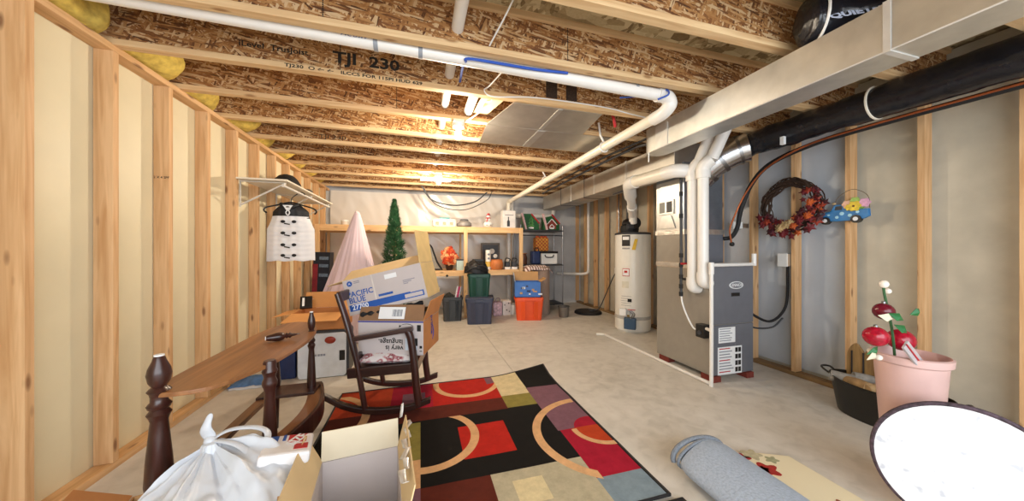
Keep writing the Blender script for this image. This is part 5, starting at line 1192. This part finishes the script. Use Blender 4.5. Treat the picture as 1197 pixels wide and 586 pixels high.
CN = thing('draped_cover', 'pale pink fabric cover draped over a tall cone by shelf', 'fabric cover', (-.97, 5.1, 0))
def cone(u, v):
    th = 2*PI*u; s_ = v**.9
    lean = .10*(1-v)
    fold = 1+.09*math.sin(11*th+2*math.sin(2*th))*v+.05*math.sin(23*th+v*3)*v
    R_ = (.025+.50*s_)*fold
    return (-.99+lean+R_*math.cos(th), 5.1+R_*.8*math.sin(th), max(.012, 1.82*(1-v)+.012+.015*math.sin(11*th)*v))
MB().grid(cone, 150, 46).build('cover_cloth', plain('pale pink cotton', 'e4cfd8', .8, var=.03), CN, solid=.006)
MB().ball((-.895, 5.1, 1.815), .03, 10).build('tip', plain('pink tip', 'dfcfd6', .8), CN)
t = thing('tall_carton', 'tall dark blue and red printed carton beside left stud wall', 'carton', (-1.545, 5.80, 0), rot=(0, R(2), R(-4)))
MB().box(-.12, .12, -.09, .09, 0, 1.24).build('carton', plain('dark navy print', '1e2634', .4, var=.3, scale=14), t, smooth=False, bevel=.004, local=True)
MB().box(-.123, -.05, -.094, -.09, .3, 1.05).build('red_panel', plain('dark red print', '8a2430', .4, var=.2), t, smooth=False, local=True)
for z in (.85, 1.0, 1.12): MB().box(-.03, .10, -.094, -.09, z, z+.05).build('print_line', plain('blue grey print', '6d8298', .5, var=.4, scale=40), t, smooth=False, local=True)
t = MB().lathe([(.055, zt), (.06, zt+.005), (.06, zt+.085), (.05, zt+.09), (.01, zt+.09)], 20, T(-1.28, 6.2, 0) @ T(0, 0, 0)).build('white_tub', plain('cream tub', 'e2dacb', .4), None); tag(t, 'small cream tub at far left of top pine shelf', 'tub')
MB().lathe([(.062, zt+.07), (.062, zt+.09), (.05, zt+.096), (.01, zt+.096)], 20, T(-1.28, 6.2, 0)).build('lid', WHITE, t)

# ------------------------------------------------------------------ autumn wreath on the right wall
WR = thing('autumn_wreath', 'round twig wreath with red autumn leaves hanging on right wall', 'wreath', (3.60, 2.31, 1.70))
q = random.Random(21); mb = MB()
def wp(a, r_, x): return (x, 2.325+r_*math.cos(a), 1.725+r_*math.sin(a))
for i in range(46):
    r0 = .225+.036*(q.random()*2-1); x0 = 3.60+.026*(q.random()*2-1); ph = q.random()*6; k = q.choice((3, 4, 5, 7)); a0 = q.random()*6; span = 1.2+4.2*q.random()
    mb.tube([wp(a0+span*j/26, r0+.016*math.sin(k*(a0+span*j/26)+ph)+(.02*(j/26)**4), x0+.012*math.cos(k*(a0+span*j/26)+ph)) for j in range(27)], .0055, 5)
mb.build('twig_ring', plain('dark twig', '3d2a1e', .9, var=.35, scale=20), WR)
LC = [plain('crimson leaf', '641019', .6, var=.3), plain('rust leaf', '8a2c16', .6, var=.3), plain('orange leaf', 'b8541f', .6, var=.25), plain('tan petal', 'b59a6e', .7, var=.2), plain('plum leaf', '43141c', .6, var=.3)]
def leaf(c, s_, a, tilt, m, name):
    poly = []
    for k in range(10):
        b_ = 2*PI*k/10; r_ = s_*(1 if k % 2 == 0 else .5)*(1.15 if k == 0 else 1); poly.append((r_*math.cos(b_), r_*math.sin(b_)))
    Mx = T(*c) @ RZ(-90+tilt[0]) @ RX(90+tilt[1]) @ RZ(math.degrees(a))
    mb = MB(); vs = [(0, 0, .006)] + [(x, y, -.004) for x, y in poly]
    mb.add(vs, [(0, 1+k, 1+(k+1) % 10) for k in range(10)], Mx).build(name, m, WR, smooth=False)
for i in range(88):
    a = R(205+190*q.random()) if i % 8 else R(200+200*q.random()); a_ = PI-a   # lower half, heavier to the right of the photo
    w_ = .5+.5*math.cos(a-R(310)); r_ = .235+.075*(q.random()*2-1)*(.6+.6*w_)
    y = 2.325-r_*math.cos(a)*1.0; z = 1.725+r_*math.sin(a)
    c = (3.555-.035*q.random(), y, z); 
    leaf(c, .028+.024*q.random(), q.random()*6, (q.uniform(-30, 30), q.uniform(-30, 30)), LC[q.choice((0, 0, 0, 0, 1, 2, 4, 4))], 'leaf')
for (y, z, s_, mi, nm) in ((2.36, 1.50, .062, 3, 'tan_flower'), (2.30, 1.535, .055, 3, 'tan_flower'), (2.24, 1.515, .045, 2, 'orange_flower'), (2.27, 1.55, .045, 3, 'tan_flower'), (2.12, 1.60, .05, 2, 'orange_flower'), (2.10, 1.73, .05, 2, 'orange_flower'), (2.33, 1.44, .055, 0, 'crimson_flower'), (2.19, 1.57, .06, 0, 'crimson_flower')):
    for k in range(3): leaf((3.515-.006*k, y, z), s_*(1-.22*k), k*.6, (q.uniform(-14, 14), q.uniform(-14, 14)), LC[mi], nm)

# ------------------------------------------------------------------ blue truck sign
TS = thing('truck_sign', 'blue polka dot wooden truck ornament carrying pastel flowers on right stud', 'wall ornament', (3.60, 1.9, 1.58))
YZ = lambda x: Matrix(((0, 0, -1, x), (-1, 0, 0, 0), (0, 1, 0, 0), (0, 0, 0, 1)))      # (a, b) -> y=-a, z=b, thickness towards -X
TB = plain('truck blue', '2f7ab8', .45, var=.15, scale=25); TD = plain('pale blue dot', 'a9d8ee', .5)
body = [(-2.075, 1.555), (-2.07, 1.60), (-2.02, 1.622), (-1.985, 1.63), (-1.965, 1.675), (-1.95, 1.682), (-1.89, 1.682), (-1.878, 1.67), (-1.874, 1.628), (-1.732, 1.628), (-1.728, 1.565), (-1.745, 1.555), (-1.765, 1.545), (-1.83, 1.535), (-1.96, 1.535), (-2.02, 1.54)]
MB().prism(body, 0, .03, YZ(3.625)).build('truck_body', TB, TS, smooth=False, bevel=.003)
MB().prism([(-1.955, 1.634), (-1.948, 1.668), (-1.905, 1.668), (-1.903, 1.634)], .03, .033, YZ(3.625)).build('cab_window', DARKG, TS, smooth=False)
for y, z, r_ in ((-1.905, 1.60, .016), (-1.85, 1.58, .014), (-1.94, 1.57, .013), (-1.80, 1.605, .012), (-2.0, 1.595, .01)): MB().prism(ell(y, z, r_, r_, 16), .03, .0325, YZ(3.625)).build('polka_dot', TD, TS, smooth=False)
for y in (-2.022, -1.808):
    wl_ = MB().prism(ell(y, 1.545, .034, .034, 24), .005, .042, YZ(3.625)).build('wheel', BLACKP, TS); MB().prism(ell(y, 1.545, .017, .017, 18), .042, .045, YZ(3.625)).build('hub', LABEL, wl_, smooth=False)
def bloom(y, z, s_, m, nm, x=3.603):
    pts = [(y+s_*(1+.12*math.cos(6*a))*math.cos(a), z+s_*(1+.12*math.cos(6*a))*math.sin(a)) for a in [2*PI*i/36 for i in range(36)]]
    return MB().prism(pts, 0, .016, YZ(x)).build(nm, m, TS, smooth=False, bevel=.003)
bloom(-1.755, 1.678, .036, plain('pastel pink', 'dba4c4', .5, var=.2, scale=40), 'pink_flower'); bloom(-1.815, 1.70, .032, plain('lime green', '9cc060', .5, var=.2, scale=40), 'green_flower')
bloom(-1.868, 1.675, .034, plain('peach pink', 'e6b8a0', .5, var=.2, scale=40), 'peach_flower'); bloom(-1.852, 1.648, .026, plain('yellow', 'e2c43a', .5, var=.2, scale=40), 'yellow_flower', 3.595)
yf = bloom(-1.815, 1.655, .042, bpy.data.materials['yellow'], 'yellow_flower', 3.592); MB().prism(ell(-1.817, 1.655, .008, .008, 12), .016, .02, YZ(3.592)).build('flower_eye', plain('brown eye', '6a4018', .6), yf, smooth=False)
MB().prism(ell(-1.77, 1.635, .02, .01, 14), .016, .02, YZ(3.60)).build('leaf', plain('leaf green 2', '6d9a3e', .6), TS, smooth=False)
MB().tube(bez([(3.61, 1.96, 1.68), (3.60, 1.94, 1.74), (3.60, 1.86, 1.80), (3.61, 1.80, 1.79), (3.61, 1.74, 1.73), (3.61, 1.73, 1.63)], 6), .0025, 6).build('hanging_wire', plain('wire tan', '6a5a44', .5), TS)
MB().ball((3.60, 1.965, 1.695), .014, 10, sc=(.5, 1.3, .8)).build('raffia_bow', plain('raffia', 'b8a07a', .9, var=.3), TS)

# ------------------------------------------------------------------ black oval tub with wooden cut-outs
TU = thing('oval_tub', 'black oval metal tub of firewood standing by right wall', 'tub', (3.30, 1.52, 0))
def ov(rx, ry, z, n=44): return [(3.31+rx*math.cos(2*PI*i/n), 1.50+ry*math.sin(2*PI*i/n), z+.018*abs(math.sin(2*PI*i/n))**2*(z > .1)) for i in range(n)]
secs = [ov(.165, .265, 0), ov(.17, .27, .01), ov(.205, .315, .255), ov(.213, .322, .262), ov(.205, .315, .265), ov(.165, .265, .02)]
n = 44; vs = [p for s_ in secs for p in s_]
MB().add(vs, [(i*n+j, i*n+(j+1) % n, (i+1)*n+(j+1) % n, (i+1)*n+j) for i in range(5) for j in range(n)] + [tuple(range(n)), tuple(5*n+j for j in range(n))]).build('tub_body', plain('black enamel', '17140f', .35, var=.2), TU)
for s_ in (1, -1): MB().tube(bez([(3.27, 1.50+s_*.315, .255), (3.265, 1.50+s_*.36, .285), (3.31, 1.50+s_*.385, .29), (3.36, 1.50+s_*.36, .285), (3.355, 1.50+s_*.315, .255)], 5), .008, 8).build('handle', BLACKP, TU)
q = random.Random(5); LOG = plain('split log', 'a98a62', .9, var=.3, scale=18); GRL = plain('grey driftwood', '8e8a84', .9, var=.3, scale=20)
for i in range(9):
    x, y = 3.31+.24*(q.random()-.5), 1.52+.40*(q.random()-.5); a = q.random()*PI; d_ = Vector((math.cos(a)*.07, math.sin(a)*.09, .03*(q.random()-.5)))
    r_ = .032+.018*q.random(); z = .245+.02*q.random()
    t = MB().tube([Vector((x, y, z))-d_, Vector((x, y, z)), Vector((x, y, z))+d_], [r_*.9, r_, r_*.85], 10).build('log', (LOG, GRL)[i % 3 == 0], None); tag(t, 'short split log piled in the black oval tub', 'log', 'logs in the oval tub')
MB().box(3.19, 3.43, 1.30, 1.70, .02, .205).build('kindling', LOG, TU, smooth=False, bevel=.03)
t = thing('wooden_cutout', 'tan wooden cutout with two rounded ears rising from oval tub', 'wooden cutout', (3.36, 1.62, .25))
for y in (1.70, 1.60):
    pe = [(y-.05, .22), (y+.05, .22), (y+.062, .36), (y+.05, .46), (y+.012, .52), (y-.02, .50), (y-.05, .42)]
    P2 = bez([(a, b_, 0) for a, b_ in pe+[pe[0]]], 4)[:-1]
    MB().prism([(-p.x, p.y) for p in P2], 0, .02, YZ(3.40)).build('ear', wood('cutout wood', 'a98755', '7a5c36', 'Z', False), t, smooth=False, bevel=.003)
MB().box(3.382, 3.399, 1.55, 1.76, .22, .34).build('board', bpy.data.materials['cutout wood'], t, smooth=False)
for y in (1.725, 1.655, 1.58): MB().tube([(3.374, y, .25), (3.374, y, .46)], .005, 6).build('dark_rod', BLACKR, t)

# ------------------------------------------------------------------ tall pink pot of ornaments
PKX = 2.545
PK = thing('tall_pot', 'tall pale pink pot filled with red and green christmas ornaments', 'pot', (2.50, 1.06, 0))
MB().lathe([(.085, 0), (.09, .01), (.132, .67), (.145, .68), (.148, .715), (.138, .72), (.125, .66), (.02, .62)], 40, T(PKX, 1.06, 0)).build('pot_body', plain('pale pink glaze', 'd9b4ae', .3, var=.08, scale=5), PK)
def ornament(c, r_, m, label):
    t = MB().ball(c, r_, 20).build('ornament_ball', m, None); tag(t, label, 'ornament')
    MB().lathe([(.009, 0), (.009, .012), (.003, .014)], 10, T(c[0], c[1], c[2]+r_-.003)).build('cap', CHROME, t)
RO = plain('shiny red', 'a8122c', .15, var=.3, scale=60)
ornament((2.345, 1.10, .815), .052, RO, 'shiny red speckled ornament ball over left rim of pink pot')
ornament((2.56, 1.10, .78), .058, RO, 'red ornament ball at right inside the pink pot')
ornament((2.455, 1.12, .94), .045, plain('wine red', '6e1226', .2, var=.2), 'wine red ornament highest above the pink pot')
t = thing('ornament_spray', 'green leaf and white pearl spray rising from the pink pot', 'decoration', (2.47, 1.10, .66))
MB().tube(bez([(2.49, 1.09, .66), (2.48, 1.10, .85), (2.46, 1.12, 1.04), (2.46, 1.12, 1.09)], 5), .006, 8).build('stem', plain('stem green', '2c5a30', .6), t)
for c, r_ in (((2.455, 1.12, 1.09), .022), ((2.49, 1.12, 1.05), .016), ((2.37, 1.10, .70), .016), ((2.35, 1.12, .73), .018)): MB().ball(c, r_, 12).build('pearl', plain('pearl', 'ece4d8', .25), t)
GL = plain('ribbon green', '1e6a34', .4, var=.2); CL = plain('cream leaf', 'dfdac0', .6, var=.1)
for c, d_, m in (((2.43, 1.07, .88), (.09, -.01, -.05), GL), ((2.49, 1.06, .90), (-.09, .02, .04), GL), ((2.36, 1.10, .76), (-.07, .01, -.04), GL), ((2.34, 1.10, .74), (-.05, .01, -.05), CL), ((2.42, 1.07, .91), (-.08, .02, .02), CL), ((2.52, 1.05, .93), (.08, 0, .03), GL)):
    c = Vector(c); d_ = Vector(d_); w_ = d_.cross(Vector((0, -1, 0))).normalized()*.022
    MB().add([c, c+d_*.5+w_+Vector((0, -.01, 0)), c+d_, c+d_*.5-w_+Vector((0, -.01, 0)), c+d_*.5+Vector((0, -.02, 0))], [(0, 1, 4), (1, 2, 4), (2, 3, 4), (3, 0, 4)]).build('leaf', m, t, smooth=False, solid=.002)
t = MB().beam((2.36, 1.00, .80), (2.455, .985, .69), .05, .012, up=(0, 1, 0)).build('silver_ribbon', plain('silver ribbon', 'c8c4c8', .3, .3), None, smooth=False, bevel=.003); tag(t, 'silver ribbon end hanging over rim of the pink pot', 'ribbon')
MB().beam((2.355, .992, .802), (2.45, .977, .692), .006, .004, up=(0, 1, 0)).build('ribbon_stripe', RED, t, smooth=False)

# ------------------------------------------------------------------ round white sign leaning at the right edge
RS = thing('round_sign', 'large round white sign with worn dark rim at right edge', 'sign', (2.315, .79, 0), rot=(R(-10), 0, R(-60)))
wornm, nt, b = newmat('worn white paint'); tc = N(nt, 'ShaderNodeTexCoord'); nz = N(nt, 'ShaderNodeTexNoise'); nz.inputs['Scale'].default_value = 18; nt.links.new(tc.outputs['Object'], nz.inputs['Vector'])
r_ = ramp(nt, [(.32, lin('c9ccd6')), (.4, lin('eef0f4'))]); nt.links.new(nz.outputs['Fac'], r_.inputs['Fac']); nt.links.new(r_.outputs['Color'], b.inputs['Base Color']); b.inputs['Roughness'].default_value = .5
MB().prism(ell(0, .285, .272, .272, 56), 0, .02, FACE_NEAR).build('face', wornm, RS, local=True)
mb = MB(); mb.tube([(.276*math.cos(a), -.01, .289+.276*math.sin(a)) for a in [2*PI*i/64 for i in range(64)]], .011, 8, closed=True)
mb.build('rim', plain('chipped dark rim', '4a3a44', .7, var=.7, scale=60), RS, local=True)
